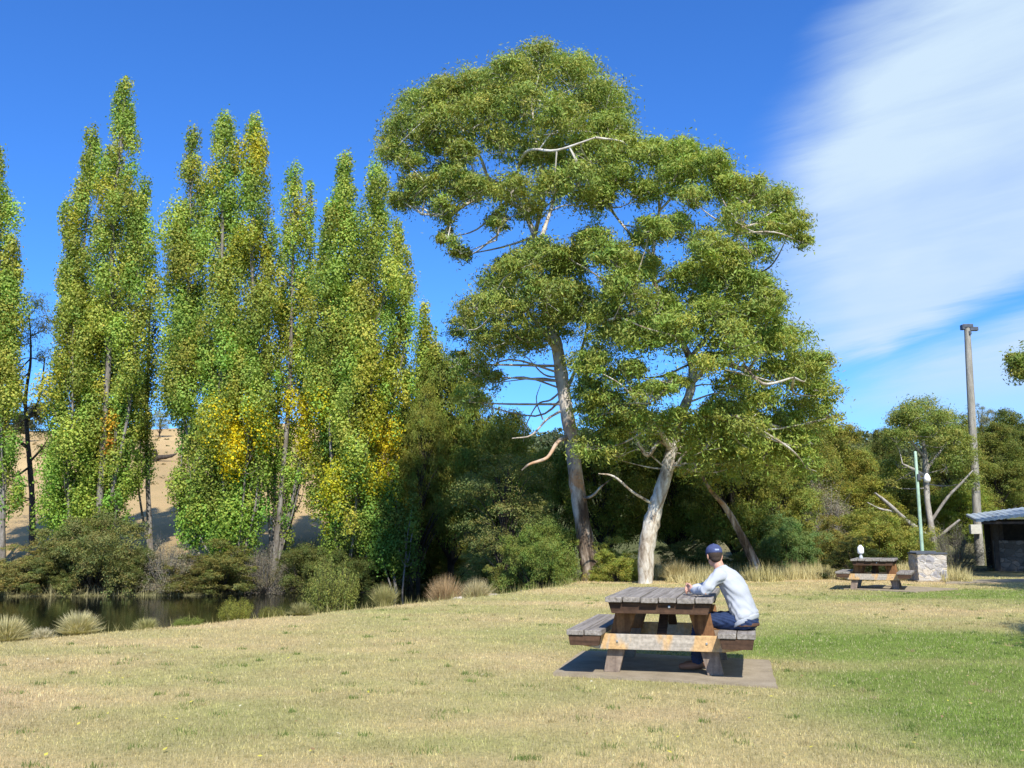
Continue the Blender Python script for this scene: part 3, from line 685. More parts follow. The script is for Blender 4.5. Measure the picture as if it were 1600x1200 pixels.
LS = [
 ('shrub', 92, 846, 92, 38.2, 'dark low shrub between the dry yellowish shrub and the large olive one', (.7, .75, .65), 1),
 ('shrub', 218, 852, 84, 38.4, 'dark rounded shrub right of the large olive shrub', (.65, .7, .6), 0),
 ('shrub', 300, 866, 90, 38.4, 'low brownish green shrub beside the grey brown one', (.9, .8, .7), 1),
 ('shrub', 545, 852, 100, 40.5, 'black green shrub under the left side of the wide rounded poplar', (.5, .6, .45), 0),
 ('shrub', 150, 798, 165, 38.5, 'large olive shrub at the water below the high pointed poplar', (.95, .95, .9), 0),
 ('shrub', 30, 850, 125, 38, 'dry yellowish shrub at the left end of the far bank', (1.3, 1.15, 1.1), 1),
 ('twiggy', 262, 838, 120, 38.5, 'grey brown shrub on the far bank between two olive shrubs', (1.1, 1.1, 1), 0),
 ('shrub', 345, 842, 130, 39, 'dull green shrub under the three tipped poplar', (.95, .9, .75), 1),
 ('twiggy', 415, 850, 100, 39.5, 'brown twiggy shrub by the bare grey poplar trunk', (.8, .8, .8), 1),
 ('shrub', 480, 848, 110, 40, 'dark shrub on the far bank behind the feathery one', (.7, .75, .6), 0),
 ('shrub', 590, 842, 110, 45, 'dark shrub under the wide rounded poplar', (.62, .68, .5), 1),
 ('shrub', 690, 822, 130, 52, 'yellow green shrub across the water below the dark trees', (1.2, 1.2, .8), 0),
 ('shrub', 770, 838, 120, 44, 'pale olive shrub at the narrow end of the water', (1.35, 1.2, .9), 1),
 ('shrub', 850, 808, 118, 31.5, 'bright green bush at the foot of the tallest gum', (.9, 1.1, .7), 0),
 ('shrub', 800, 850, 90, 33, 'small olive bush spilling over the bank', (1.0, 1.0, .7), 1),
 ('shrub', 960, 838, 90, 31.5, 'yellow green bush between the two gum trunks', (1.5, 1.5, .9), 1),
 ('shrub', 1075, 845, 110, 35, 'dark low bush behind the right gum trunk', (.6, .65, .5), 0),
 ('shrub', 1225, 800, 120, 36, 'blue green shrub right of the seated man', (.75, 1.05, .95), 0),
 ('twiggy', 1292, 738, 110, 43, 'large grey half bare shrub among green trees', (1.05, 1.05, 1.1), 0),
 ('shrub', 1290, 805, 110, 37.5, 'olive shrub left of the distant picnic table', (1.15, 1.0, .75), 1),
 ('shrub', 1370, 790, 150, 39, 'wide olive shrub arching above the shaded hollow', (1.3, 1.3, .8), 0),
 ('shrub', 1350, 838, 98, 32.5, 'shaded hollow directly behind the distant picnic table, made as a low black green bush', (.22, .28, .22), 1),  # near black foliage stands in for the shade under the olive shrub
 ('shrub', 1420, 805, 90, 41, 'green shrub left of the stone barbecue', (1.2, 1.25, .75), 1),
 ('twiggy', 1490, 815, 100, 42, 'tangled grey green shrub between stone barbecue and hut', (.8, .95, .7), 1),
 ('feather', 522, 866, 80, 20.5, 'tall feathery olive bush on the near bank', (1.0, 1.05, .8), 0),
 ('feather', 372, 932, 50, 17.8, 'feathery green bush low on the near bank', (1.2, 1.15, .7), 1),
 ('feather', 300, 962, 44, 16.4, 'short green bush in the bank grass left of the feathery bush', (1.0, 1.15, .8), 0),
 ('feather', 428, 945, 40, 18.6, 'thin sedge like bush right of the low feathery bush', (.9, .85, .6), 1),
 ('shrub', 1165, 850, 80, 34, 'small dark bush at the foot of the leaning brown trunk', (.5, .55, .4), 1),
]
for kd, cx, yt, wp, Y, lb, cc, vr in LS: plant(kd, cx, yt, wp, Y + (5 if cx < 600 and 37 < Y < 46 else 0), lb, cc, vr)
# two trees outside the frame whose shade and one branch reach into it
G5 = [(1586, 556, 15), (1598, 572, 16), (1612, 552, 22), (1640, 560, 30), (1680, 540, 40), (1720, 500, 45), (1760, 540, 50), (1800, 480, 55), (1850, 520, 55), (1780, 420, 50), (1860, 430, 55)]
L5 = [[(1800, 900, 0, .3), (1800, 760, 0, .26), (1790, 640, 0, .2), (1790, 560, 0, .13), (1800, 470, 0, .08)], [(1792, 640, 0, .12), (1740, 590, 0, .08), (1680, 570, 0, .05), (1625, 570, 0, .03), (1590, 565, 0, .012)]]
big_gum(31.0, G5, L5, M_GUM, 'gum whose branch tip pokes in at the right edge above the hut', (1790, 500), (220, 150), 3.0, 150, GUM * .9, 'trees of the woodland behind the lawn', 15, nsub=14)
o = plant('round', 1000, 400, 300, 23, 'unseen gum shading the grass near the hut', (1, 1, 1), 0); o.location = (18.4, 22.2, 0); o.scale = (7, 7, 9)
o = plant('round', 1000, 400, 300, 23, 'unseen tree shading the grass near the right end of the lawn', (1, 1, 1), 1); o.location = (10.9, 8.2, 0); o.scale = (5.6, 5.6, 8)
for ch in list(o.children): pass

# a leafy spray of the right edge gum (part of its crown)
# ------------------------------------------------------------------ mid-distance gum with white limbs
G3 = [(1440, 640, 30), (1412, 652, 24), (1470, 650, 28), (1492, 680, 24), (1398, 680, 20), (1425, 668, 22, .8), (1455, 672, 22, .8), (1500, 705, 22), (1478, 720, 18, .6), (1400, 720, 20), (1385, 750, 18), (1510, 740, 18)]
L3 = [[(1462, 866, 0, .24), (1456, 830, 0, .20), (1450, 790, 0, .17), (1447, 750, 0, .20), (1446, 720, 0, .18), (1443, 695, 0, .10), (1440, 660, 0, .05)],
      [(1447, 745, 0, .12), (1430, 735, -.6, .09), (1410, 725, -1, .05)], [(1446, 735, 0, .10), (1462, 715, .3, .08), (1480, 690, .5, .05)], [(1445, 715, 0, .09), (1428, 695, -.4, .06), (1415, 670, -.8, .04)]]
D3 = [[(1458, 842, 0, .12), (1440, 832, -.8, .13), (1410, 808, -1.6, .12), (1385, 785, -2.2, .09), (1367, 770, -2.6, .04)], [(1400, 800, -1.8, .07), (1375, 795, -2.2, .05), (1355, 785, -2.5, .02)],
      [(1458, 848, 0, .10), (1478, 830, -.4, .08), (1500, 812, -.8, .05)], [(1455, 815, 0, .08), (1480, 778, -.5, .075), (1500, 757, -.9, .06), (1520, 735, -1.2, .03)]]
big_gum(47.0, G3, L3, M_PALE, 'medium gum with white forked limbs behind the green post', (1445, 690), (75, 80), 2.6, 190, GUM * .85, None, 13, nsub=22, dead=D3)

G4 = [(48, 472, 26, .8), (20, 490, 26, .8), (68, 500, 20, .7), (40, 520, 24, .7), (5, 530, 26, .7), (66, 550, 18, .5), (15, 575, 22, .5), (70, 610, 16, .5), (5, 625, 22, .6), (30, 650, 18, .4), (68, 665, 16, .5), (8, 690, 22, .6), (75, 700, 14, .5), (20, 740, 18, .5), (-20, 560, 30), (-25, 640, 30), (-5, 770, 20, .5)]
L4 = [[(52, 842, 0, .22), (50, 780, 0, .20), (46, 720, 0, .17), (42, 670, 0, .14), (40, 620, 0, .13), (48, 560, 0, .08), (46, 490, 0, .04)], [(44, 700, 0, .12), (20, 680, -.4, .08), (-10, 640, -.8, .05)], [(42, 660, 0, .10), (62, 620, .4, .07), (70, 560, .8, .04)],
      [(42, 640, 0, .10), (22, 590, -.4, .07), (12, 530, -.6, .04)], [(46, 730, 0, .08), (20, 745, -.5, .05), (-5, 730, -.8, .03)], [(48, 720, 0, .08), (66, 700, -.3, .05), (78, 680, -.5, .02)]]
big_gum(52.0, G4, L4, M_DARKB, 'open dark tree with a black forked trunk between the first two poplars', (25, 600), (90, 170), 3.0, 70, GUM * .55, 'trees of the woodland behind the lawn', 14, nsub=10)

# leaning brown trunk behind the man
rng = np.random.default_rng(3)
def bare_tree(Y, pts, mat, label, name='leaning_tree', extra=(), leaves=(), cat='tree'):
    base = P(pts[0][0], pts[0][1], Y); base[2] = terrain(base[0], base[1]) - .05
    T = Tubes(); q = [P(a_, b_, Y + d_) for a_, b_, d_, r_ in pts]; q[0] = base.copy(); T.add(q, [a_[3] for a_ in pts], 9, 5)
    for lm in extra: T.add([P(a_, b_, Y + d_) for a_, b_, d_, r_ in lm], [a_[3] for a_ in lm], 6, 4)
    T.v = [v_ - base for v_ in T.v]; t = empty(name, base); tag(t, label, cat)
    link('trunk', T.mesh(name + '_trunk'), mat, t)
    if leaves:
        L = Leaves()
        for (a_, b_, r_) in leaves: puff(L, P(a_, b_, Y + rng.uniform(-1, 1)), r_ * M_PER_PX(Y), GUM * .9, .14, 10, 60, .7, .4)
        link('crown', L.mesh(name + '_crown', .28, .3, .5, .5, base), M_LEAF, t)
    return t
bare_tree(33, [(1188, 900, 0, .22), (1172, 865, 0, .17), (1155, 830, -.2, .13), (1135, 795, -.4, .10), (1110, 765, -.8, .07), (1095, 740, -1, .04)], M_GUM2, 'leaning brown trunked tree just behind the seated man', leaves=[(1100, 740, 30), (1130, 760, 30), (1080, 720, 28), (1150, 740, 26)])

# ------------------------------------------------------------------ far woods and hill details
rng = np.random.default_rng(5)
L = Leaves(); LHL = []
def woods(px0, px1, n, Y0, Y1, h0, h1, colr, size):
    for i in range(n):
        Y = rng.uniform(Y0, Y1); px = rng.uniform(px0, px1); b = P(px, 700, Y); z = float(terrain(b[0], b[1])); h = rng.uniform(h0, h1)
        for k in range(7):
            c = np.array((b[0], Y, z)) + np.array((rng.normal(0, h * .22), rng.normal(0, h * .22), h * rng.uniform(.25, .95)))
            m = 170; dd, pp = ball(m, .4, .4); rs = h * .24
            L.add(c + pp * rs * np.array((1, 1, .7)), dd, tone(np.asarray(colr) * rng.uniform(.75, 1.2), m), size)
woods(620, 1180, 95, 80, 150, 3.5, 6, (.095, .12, .055), .45)
woods(1180, 1800, 230, 84, 150, 5, 8.5, (.13, .15, .07), .45)
woods(-150, 60, 10, 120, 150, 2.5, 4.5, (.10, .11, .06), .4)
for i in range(650):
    Y = rng.uniform(62, 142); X = rng.uniform(-95, -2); z = float(terrain(X, Y)); m = 10; dd, pp = ball(m, .6, .3); sc_ = rng.uniform(.12, .5)
    LH_c = np.array((.34, .27, .14)) if rng.random() < .75 else np.array((.16, .16, .08))
    LHL.append((np.array((X, Y, z + .05)) + pp * sc_ * np.array((1, 1, .5)), dd, tone(LH_c * rng.uniform(.6, 1.2), m)))
me = L.mesh('far_woods', .6, .3, .6, 0); o = link('far_woods', me, M_LEAF); tag(o, 'distant dark wood covering the slopes behind the trees', 'woodland', kind='stuff')
LHh = Leaves()
for a_, b_, c_ in LHL: LHh.add(a_, b_, c_, .28)
o = link('hill_scrub', LHh.mesh('hill_scrub', .6, .3, .6, 0), M_LEAF); tag(o, 'dry tufts and low scrub dotted over the brown hillside', 'scrub', kind='stuff')
plant('sparse', 238, 642, 34, 132, 'small round tree on the crest of the brown hill', (1.6, 1.5, 1.2), 0)
plant('twiggy', 285, 645, 40, 135, 'grey scrub along the crest of the brown hill', (.9, .9, .8), 0)
plant('shrub', 205, 655, 34, 128, 'low shrub on the hill crest left of the small round tree', (1.1, 1.1, .9), 1)
T = Tubes(); b = P(240, 700, 95); b[2] = float(terrain(b[0], b[1]))
T.add([(-1.6, 0, .3), (0, .1, .35), (1.6, 0, .5), (2.4, 0, .8)], [.3, .28, .2, .06], 7, 4); T.add([(.1, 0, 0), (.15, 0, .7), (.1, 0, 1.2)], [.42, .33, .22], 7, 3); T.add([(-1.2, 0, .3), (-1.9, -.2, 1.1)], [.14, .04], 5, 3)
T.add([(-.6, 0, .3), (-1.0, .2, 1.0)], [.12, .04], 5, 3)
o = link('fallen_log', T.mesh('fallen_log'), M_DARKB); o.location = b; tag(o, 'dark fallen log and stump lying on the brown hillside', 'log')

# ------------------------------------------------------------------ grass blades, tussocks, fallen leaves
def blades(X, Y, Z, h, wd, colr, lean=.6, name='grass', spread=None, rig=None):
    n = len(X); an = rng.uniform(0, 6.283, n); b = rng.uniform(0, 6.283, n)
    ln = h * lean * np.abs(rng.normal(.5, .5, n))
    ox = np.cos(an) * ln; oy = np.sin(an) * ln
    if spread is not None: ox = spread[0] * h; oy = spread[1] * h
    wx = np.cos(b) * wd * .5; wy = np.sin(b) * wd * .5
    p0 = np.stack([X - wx, Y - wy, Z - .004], -1); p1 = np.stack([X + wx, Y + wy, Z - .004], -1)
    hm = np.sqrt(np.maximum(h * h - (ox ** 2 + oy ** 2), (h * .25) ** 2))
    m0 = np.stack([X + ox * .35 + wx * .8, Y + oy * .35 + wy * .8, Z + hm * .6], -1); m1 = np.stack([X + ox * .35 - wx * .8, Y + oy * .35 - wy * .8, Z + hm * .6], -1)
    t = np.stack([X + ox, Y + oy, Z + hm], -1)
    if rig == 'tri':
        V = np.stack([p0, p1, t], 1).reshape(-1, 3); return V, np.arange(3 * n).reshape(n, 3), colr
    V = np.stack([p0, p1, m0, m1, t], 1).reshape(-1, 3); i = np.arange(n)[:, None] * 5
    F4 = np.hstack([i, i + 1, i + 2, i + 3]); 
    F3 = np.hstack([i + 3, i + 2, i + 4, i + 4])
    return V, F4, F3, colr
rng = np.random.default_rng(9)
n = 640000
Yb = 4.6 * (36 / 4.6) ** rng.random(n); ub = rng.uniform(-.72, .72, n); Xb = ub * Yb
slab_poly = [(.45, 10.54), (2.635, 9.56), (3.10, 11.58), (.92, 12.5)]
def inpoly(poly, X, Y):
    ins = np.zeros(len(X), bool); k = len(poly)
    for i in range(k):
        x0, y0 = poly[i]; x1, y1 = poly[(i + 1) % k]
        c_ = ((y0 > Y) != (y1 > Y)) & (X < (x1 - x0) * (Y - y0) / (y1 - y0 + 1e-12) + x0); ins ^= c_
    return ins
keep = (~inpoly(slab_poly, Xb + rng.normal(0, .035, n), Yb + rng.normal(0, .05, n))) & (sdist(NEAR_B, Xb, Yb) < .3 + .6 * rng.random(n)) & (Yb < 35)
Xb, Yb = Xb[keep], Yb[keep]; n = len(Xb)
cb_ = lawn_colour(Xb, Yb) * (1.0 + .30 * rng.standard_normal((n, 1))) * (.62 + .76 * fbm(Xb, Yb, 7.0, 44, 2)[:, None]); dry = rng.random(n) < .18
cb_[dry] = np.array((.52, .45, .28)) * rng.uniform(.7, 1.15, (int(dry.sum()), 1))
cb_ = np.clip(cb_ * 1.08, .02, .85)
hb = rng.uniform(.010, .026, n) * (1 + .035 * Yb) * (.75 + .6 * fbm(Xb, Yb, 1.6, 33)); wb = .0036 * (Yb / 5) ** .85
# greener weeds and rank tufts standing in the mown sward
tn = 420; ty = 5.0 * (30 / 5.0) ** rng.random(tn); tx = rng.uniform(-.65, .65, tn) * ty; tr_ = rng.uniform(.02, .09, tn); q_ = np.repeat(np.arange(tn), 46)
wx_ = tx[q_] + rng.normal(0, 1, len(q_)) * tr_[q_]; wy_ = ty[q_] + rng.normal(0, 1, len(q_)) * tr_[q_]; ok_ = (~inpoly(slab_poly, wx_, wy_)) & (sdist(NEAR_B, wx_, wy_) < 0)
wx_, wy_, q2 = wx_[ok_], wy_[ok_], q_[ok_]; wc = np.where((q2 % 3 == 0)[:, None], np.array((.40, .33, .17)), np.array((.13, .19, .045))) * rng.uniform(.7, 1.25, (len(wx_), 1))
Xb = np.concatenate([Xb, wx_]); Yb = np.concatenate([Yb, wy_]); cb_ = np.vstack([cb_, wc]); hb = np.concatenate([hb, rng.uniform(.02, .055, len(wx_))]); wb = np.concatenate([wb, .006 * (wy_ / 5) ** .7])
V, F, cc = blades(Xb, Yb, terrain(Xb, Yb), hb, wb, cb_, 1.0, rig='tri')
o = link('lawn_grass', np_mesh('lawn_grass', V, F, cc), M_GRASS); tag(o, 'short mown dry and green lawn grass', 'grass', kind='stuff'); o.color = (1, 1, 1, 1)

# rank grass on the banks
def rank(n, cond, X0, X1, Y0, Y1, h0, h1, cols, wd):
    X = rng.uniform(X0, X1, n); Y = rng.uniform(Y0, Y1, n); k = cond(X, Y); X, Y = X[k], Y[k]; n = len(X)
    Z = terrain(X, Y); k = Z > WATER_Z - .15; X, Y, Z = X[k], Y[k], Z[k]; n = len(X)
    f = fbm(X, Y, .6, 77)[:, None]; c_ = np.array(cols[0]) * (1 - f) + np.array(cols[1]) * f; c_ = np.clip(c_ * (1 + .25 * rng.standard_normal((n, 1))), .02, .8)
    h = rng.uniform(h0, h1, n) * (.4 + 1.1 * fbm(X, Y, .9, 34))
    return blades(X, Y, Z, h, wd, c_, .8, rig='tri')
VV, FF, CC, off = [], [], [], 0
def acc(t):
    global off
    VV.append(t[0]); FF.append(t[1] + off); CC.append(t[2]); off += len(t[0])
acc(rank(60000, lambda X, Y: (sdist(NEAR_B, X, Y) > .25) & (sdist(NEAR_B, X, Y) < 4.2), -20, 6, 5, 36, .08, .30, ((.46, .39, .19), (.22, .23, .07)), .014))
acc(rank(70000, lambda X, Y: (sdist(FAR_B, X, Y) > -.6) & (sdist(FAR_B, X, Y) < 4.5) & (Y < 64), -38, 4, 38, 64, .2, .7, ((.42, .36, .20), (.20, .20, .08)), .03))
def rightdry(X, Y): return (Y > 31.2 + 1.6 * np.sin(X * .7) + 2.5 * (fbm(X, Y, .5, 12) - .5) + np.maximum(X - 14.5, 0) * 3) & (fbm(X, Y, .8, 55) > .45 - .05 * (Y - 33)) & (Y < 37) & (sdist(NEAR_B, X, Y) < -.3)
acc(rank(110000, rightdry, 2.5, 22, 29, 37.5, .10, .62, ((.62, .52, .29), (.42, .38, .17)), .022))
o = link('bank_grass', np_mesh('bank_grass', np.vstack(VV), np.vstack(FF), np.vstack(CC)), M_GRASS); tag(o, 'long dry grass along the banks and lawn edge', 'grass', kind='stuff'); o.color = (1, 1, 1, 1)

def tussock(px, py_top, wpx, Y, label, c1, c2, nb=1500):
    b = P(px, 950, Y); z = float(terrain(b[0], b[1])); Hh = P(px, py_top, Y)[2] - z; rad = wpx * M_PER_PX(Y) * .5
    an = rng.uniform(0, 6.283, nb); r0 = rng.random(nb) * rad * .3; sp_ = rng.random(nb) ** .6
    X = np.cos(an) * r0; Yy = np.sin(an) * r0; h = Hh * rng.uniform(.7, 1.08, nb) * (1 - .18 * sp_); q = np.minimum(sp_ * rad * 1.0 / h, .92)
    f = rng.random((nb, 1)); c_ = np.clip((np.array(c1) * f + np.array(c2) * (1 - f)) * (1 + .15 * rng.standard_normal((nb, 1))), .02, .85)
    V4, Fa, Fb, cc = blades(X, Yy, np.zeros(nb), h, .012, c_, spread=(np.cos(an) * q, np.sin(an) * q))
    Fb3 = Fb[:, :3]
    me = bpy.data.meshes.new('tussock'); me.from_pydata([tuple(v_) for v_ in V4], [], [tuple(f_) for f_ in Fa] + [tuple(f_) for f_ in Fb3])
    a = me.attributes.new('tint', 'FLOAT_COLOR', 'FACE'); k4 = np.ones((2 * nb, 4), np.float32); k4[:, :3] = np.vstack([cc, cc]); a.data.foreach_set('color', k4.ravel())
    o = link('grass_tussock', me, M_GRASS); o.location = (b[0], Y, z - .03); o.color = (1, 1, 1, 1); tag(o, label, 'tussock', 'grass tussocks along the near bank')
tussock(125, 948, 78, 14.9, 'largest pale straw tussock fanning out at the bank edge', (.66, .58, .36), (.46, .42, .2), 1900)
tussock(15, 955, 75, 14.0, 'straw tussock cut by the left edge of the view', (.66, .58, .34), (.40, .36, .17))
tussock(70, 975, 50, 14.3, 'low whitish tussock between two taller straw ones', (.60, .54, .40), (.45, .40, .26), 900)
tussock(230, 960, 55, 15.8, 'dull green tussock right of the largest straw one', (.30, .30, .10), (.40, .36, .18), 900)
tussock(470, 935, 55, 18.3, 'brown tussock left of the tall feathery bush', (.32, .28, .13), (.26, .26, .10), 900)
tussock(600, 905, 50, 22, 'greenish tussock right of the tall feathery bush', (.34, .33, .12), (.42, .37, .18), 900)
tussock(695, 893, 62, 25.5, 'reddish brown tussock at the narrow end of the water', (.52, .36, .20), (.40, .28, .15), 1300)
tussock(745, 898, 60, 26.5, 'pale dry tussock just left of the bushes by the gum', (.60, .50, .30), (.44, .38, .2), 1200)
# dry grasses between trunk and man
tussock(1060, 868, 60, 31.5, 'dry grass clump right of the pale gum trunk', (.62, .50, .28), (.42, .36, .16), 1200)
tussock(1110, 876, 50, 31.8, 'dry grass clump behind the head of the man', (.58, .46, .26), (.40, .34, .16), 1000)

# fallen leaves
n = 420; Y = 5.2 * (24 / 5.2) ** rng.random(n); X = rng.uniform(-.6, .6, n) * Y; k = (~inpoly(slab_poly, X, Y)) & (sdist(NEAR_B, X, Y) < -.3); X, Y = X[k], Y[k]; n = len(X)
Lf = Leaves(); pal = np.array([(.62, .56, .10), (.55, .40, .18), (.70, .66, .50), (.30, .20, .10)]); 
Lf.add(np.stack([X, Y, terrain(X, Y) + .03], -1), np.tile((0, 0, 1.), (n, 1)), pal[rng.choice(4, n, p=[.25, .35, .1, .3])], .038)
o = link('fallen_leaves', Lf.mesh('fallen_leaves', .6, 1.5, 1, 0), M_LEAF); tag(o, 'yellow and brown fallen leaves scattered on the lawn', 'leaves', kind='stuff'); o.color = (1, 1, 1, 1)

# ------------------------------------------------------------------ box helper
def boxes(name, items, mat, parent=None, bevel=.006, loc=None):
    """items: (cx,cy,cz, sx,sy,sz[, rot_axis, angle]) joined into one mesh"""
    bm = bmesh.new()
    for it in items:
        if callable(it): it(bm); continue
        r = bmesh.ops.create_cube(bm, size=1); vs = r['verts']
        Mx = Matrix.Translation(it[:3])
        if len(it) > 6: Mx = Mx @ Matrix.Rotation(it[7], 4, it[6])
        Mx = Mx @ Matrix.Diagonal((it[3], it[4], it[5], 1)); bmesh.ops.transform(bm, matrix=Mx, verts=vs)
    if bevel: bmesh.ops.bevel(bm, geom=bm.edges[:], offset=bevel, segments=2, affect='EDGES', profile=.6)
    me = bpy.data.meshes.new(name); bm.to_mesh(me); bm.free()
    o = link(name, me, mat, parent)
    if loc is not None: o.location = loc
    return o
def prism(pts, y0, y1):
    """extrude an x,z outline from y0 to y1"""
    def f(bm):
        a = [bm.verts.new((x, y0, z)) for x, z in pts]; b = [bm.verts.new((x, y1, z)) for x, z in pts]; n = len(pts)
        bm.faces.new(a); bm.faces.new(b[::-1])
        for i in range(n): bm.faces.new((a[i], b[i], b[(i + 1) % n], a[(i + 1) % n]))
        bmesh.ops.recalc_face_normals(bm, faces=bm.faces[:])
    return f

# concrete
m, nt, out = newmat('slab_concrete'); v = coords(nt); n1 = noise(nt, v, 3, 6, .65); n2 = noise(nt, v, 60, 3, .7)
c = ramp(nt, n1, [(.3, (.24, .195, .13)), (.6, (.345, .285, .20)), (.8, (.40, .345, .26))]); c = mixrgb(nt, c, ramp(nt, n2, [(.3, (.8, .8, .8)), (.7, (1.1, 1.1, 1.1))]), 1, 'MULTIPLY')
principled(nt, out, c, .9, .2, bump(nt, n2, .3, .005)); M_CONC = m
def slab(name, poly, label, h=.05):
    bm = bmesh.new(); cx = sum(p[0] for p in poly) / len(poly); cy = sum(p[1] for p in poly) / len(poly); pts = []
    k = len(poly)
    for i in range(k):
        (x0, y0), (x1, y1) = poly[i], poly[(i + 1) % k]; m_ = 9
        for j in range(m_): t = j / m_; w_ = 0 if j == 0 else rng.normal(0, .012); pts.append((x0 + (x1 - x0) * t - cx + w_, y0 + (y1 - y0) * t - cy + w_))
    a = [bm.verts.new((x, y, h)) for x, y in pts]; b = [bm.verts.new((x, y, -.12)) for x, y in pts]
    bm.faces.new(a); n = len(pts)
    for i in range(n): bm.faces.new((a[i], b[i], b[(i + 1) % n], a[(i + 1) % n]))
    bmesh.ops.recalc_face_normals(bm, faces=bm.faces[:])
    me = bpy.data.meshes.new(name); bm.to_mesh(me); bm.free(); o = link(name, me, M_CONC); o.location = (cx, cy, 0); tag(o, label, 'slab', 'concrete slabs under the picnic tables')
SLH = .022
slab('concrete_slab', slab_poly, 'worn concrete slab under the picnic table with the man', SLH)

# ------------------------------------------------------------------ picnic tables
def picnic_table(loc, rz, label):
    """local: y runs along the table, near end at y=0; x to the right"""
    t = empty('picnic_table', loc, rz); tag(t, label, 'picnic table', 'timber picnic tables on the lawn')
    TL = 2.05; H = .85 - SLH; SH = .50 - SLH
    it = []; n = 6; w_ = 1.15 / n
    for i in range(n): it.append((-.575 + w_ * (i + .5), TL / 2 + (-.006, .01, -.012, .008, 0, .012)[i], H - .03 + (.0, .003, -.002, .002, -.003, .001)[i], w_ - .012, TL, .055))
    boxes('tabletop', it, M_PLANK, t, .007)
    # cleats under the top, with sloped ends
    def trap(hw, z1, h, cut): return [(-hw, z1), (hw, z1), (hw - cut, z1 - h), (-hw + cut, z1 - h)]
    for y in (.10, TL / 2, TL - .10):
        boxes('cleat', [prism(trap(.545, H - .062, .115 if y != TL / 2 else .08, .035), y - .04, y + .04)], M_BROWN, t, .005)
    for sx in (-1, 1):
        it = []
        for i in range(2): it.append((sx * .80 + (-.098 + .196 * i), TL / 2 + .008 * (i - .5), SH - .03, .186, TL + .06, .055))
        s = boxes('seat', it, M_PLANK, t, .008)
        for y in (.03, TL - .03): boxes('seat_cleat', [prism([(sx * .80 + a_, b_) for a_, b_ in ((-.175, SH - .062), (.175, SH - .062), (.155, SH - .165), (-.155, SH - .165))], y - .045, y + .045)], M_BROWN, s, .004)
    for ye in (.36, TL - .36):
        sg = -1 if ye < TL / 2 else 1
        # cross bearer on the outer face of the legs
        boxes('bearer', [prism([(-.99, SH - .062), (.99, SH - .062), (.90, SH - .19), (.68, SH - .225), (-.68, SH - .225), (-.90, SH - .19)], ye + sg * .045, ye + sg * .115)], M_BEAR, t, .006)
        for sx in (-1, 1):
            x0, x1 = sx * .56, sx * .40      # foot, head
            hw = .085
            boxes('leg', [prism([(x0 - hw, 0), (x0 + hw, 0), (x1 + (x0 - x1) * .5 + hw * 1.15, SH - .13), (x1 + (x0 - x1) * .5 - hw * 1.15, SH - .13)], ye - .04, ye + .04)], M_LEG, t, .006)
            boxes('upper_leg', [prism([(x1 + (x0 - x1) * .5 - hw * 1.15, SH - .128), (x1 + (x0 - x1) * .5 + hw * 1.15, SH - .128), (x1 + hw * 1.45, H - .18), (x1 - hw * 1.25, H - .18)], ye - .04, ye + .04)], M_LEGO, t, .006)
            boxes('bolt', [(x1 + (x0 - x1) * .5, ye + sg * .12, SH - .14, .022, .012, .022)], M_BOLT, t, .003)
    # centre braces from bearer up to the middle cleat
    L_ = math.hypot(.62, .33)
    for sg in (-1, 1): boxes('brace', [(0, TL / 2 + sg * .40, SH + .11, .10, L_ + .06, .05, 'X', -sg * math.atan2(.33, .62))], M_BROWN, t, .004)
    boxes('bolt', [(.02 + .09, .055, H - .10, .024, .012, .024)], M_BOLT, t, .003)
    return t
M_BOLT = simple('bolt_metal', (.55, .55, .55), .35, .5, .8, .1)
AX = 14.5
rzt = -R(AX)
picnic_table((1.555, 10.12, SLH), rzt, 'heavy timber picnic table with a man sitting at it')
slab('concrete_slab', [(9.3, 26.9), (10.7, 25.2), (12.6, 26.8), (11.1, 28.9)], 'pale concrete slab under the empty distant picnic table', .03)
picnic_table((9.99, 26.2, .03), -R(25), 'empty picnic table in the distance with a white bottle standing on it')

# ------------------------------------------------------------------ bottle on far table
def lathe(name, prof, mat, parent=None, seg=24, loc=None):
    bm = bmesh.new(); rings = []
    for r_, z_ in prof: rings.append([bm.verts.new((r_ * math.cos(2 * math.pi * i / seg), r_ * math.sin(2 * math.pi * i / seg), z_)) for i in range(seg)])
    for a_, b_ in zip(rings[:-1], rings[1:]):
        for i in range(seg): bm.faces.new((a_[i], a_[(i + 1) % seg], b_[(i + 1) % seg], b_[i]))
    bm.faces.new(rings[0][::-1]); bm.faces.new(rings[-1])
    me = bpy.data.meshes.new(name); bm.to_mesh(me); bm.free()
    for p_ in me.polygons: p_.use_smooth = True
    o = link(name, me, mat, parent)
    if loc is not None: o.location = loc
    return o
M_WHITE = simple('white_plastic', (.86, .86, .85), .35, .4, 0, .03); M_GREYP = simple('grey_plastic', (.45, .47, .48), .3, .4, 0, .05)
bp = P(1345, 866, 27.0)
bt = empty('bottle', (bp[0], 27.0, .847)); tag(bt, 'white bottle with a pale grey base standing on the distant picnic table', 'bottle')
lathe('base', [(.05, 0), (.062, .01), (.05, .06), (.028, .12), (.028, .135)], M_GREYP, bt)
lathe('body', [(.03, .13), (.07, .145), (.088, .18), (.09, .29), (.075, .335), (.045, .355), (.04, .385), (.01, .39)], M_WHITE, bt)

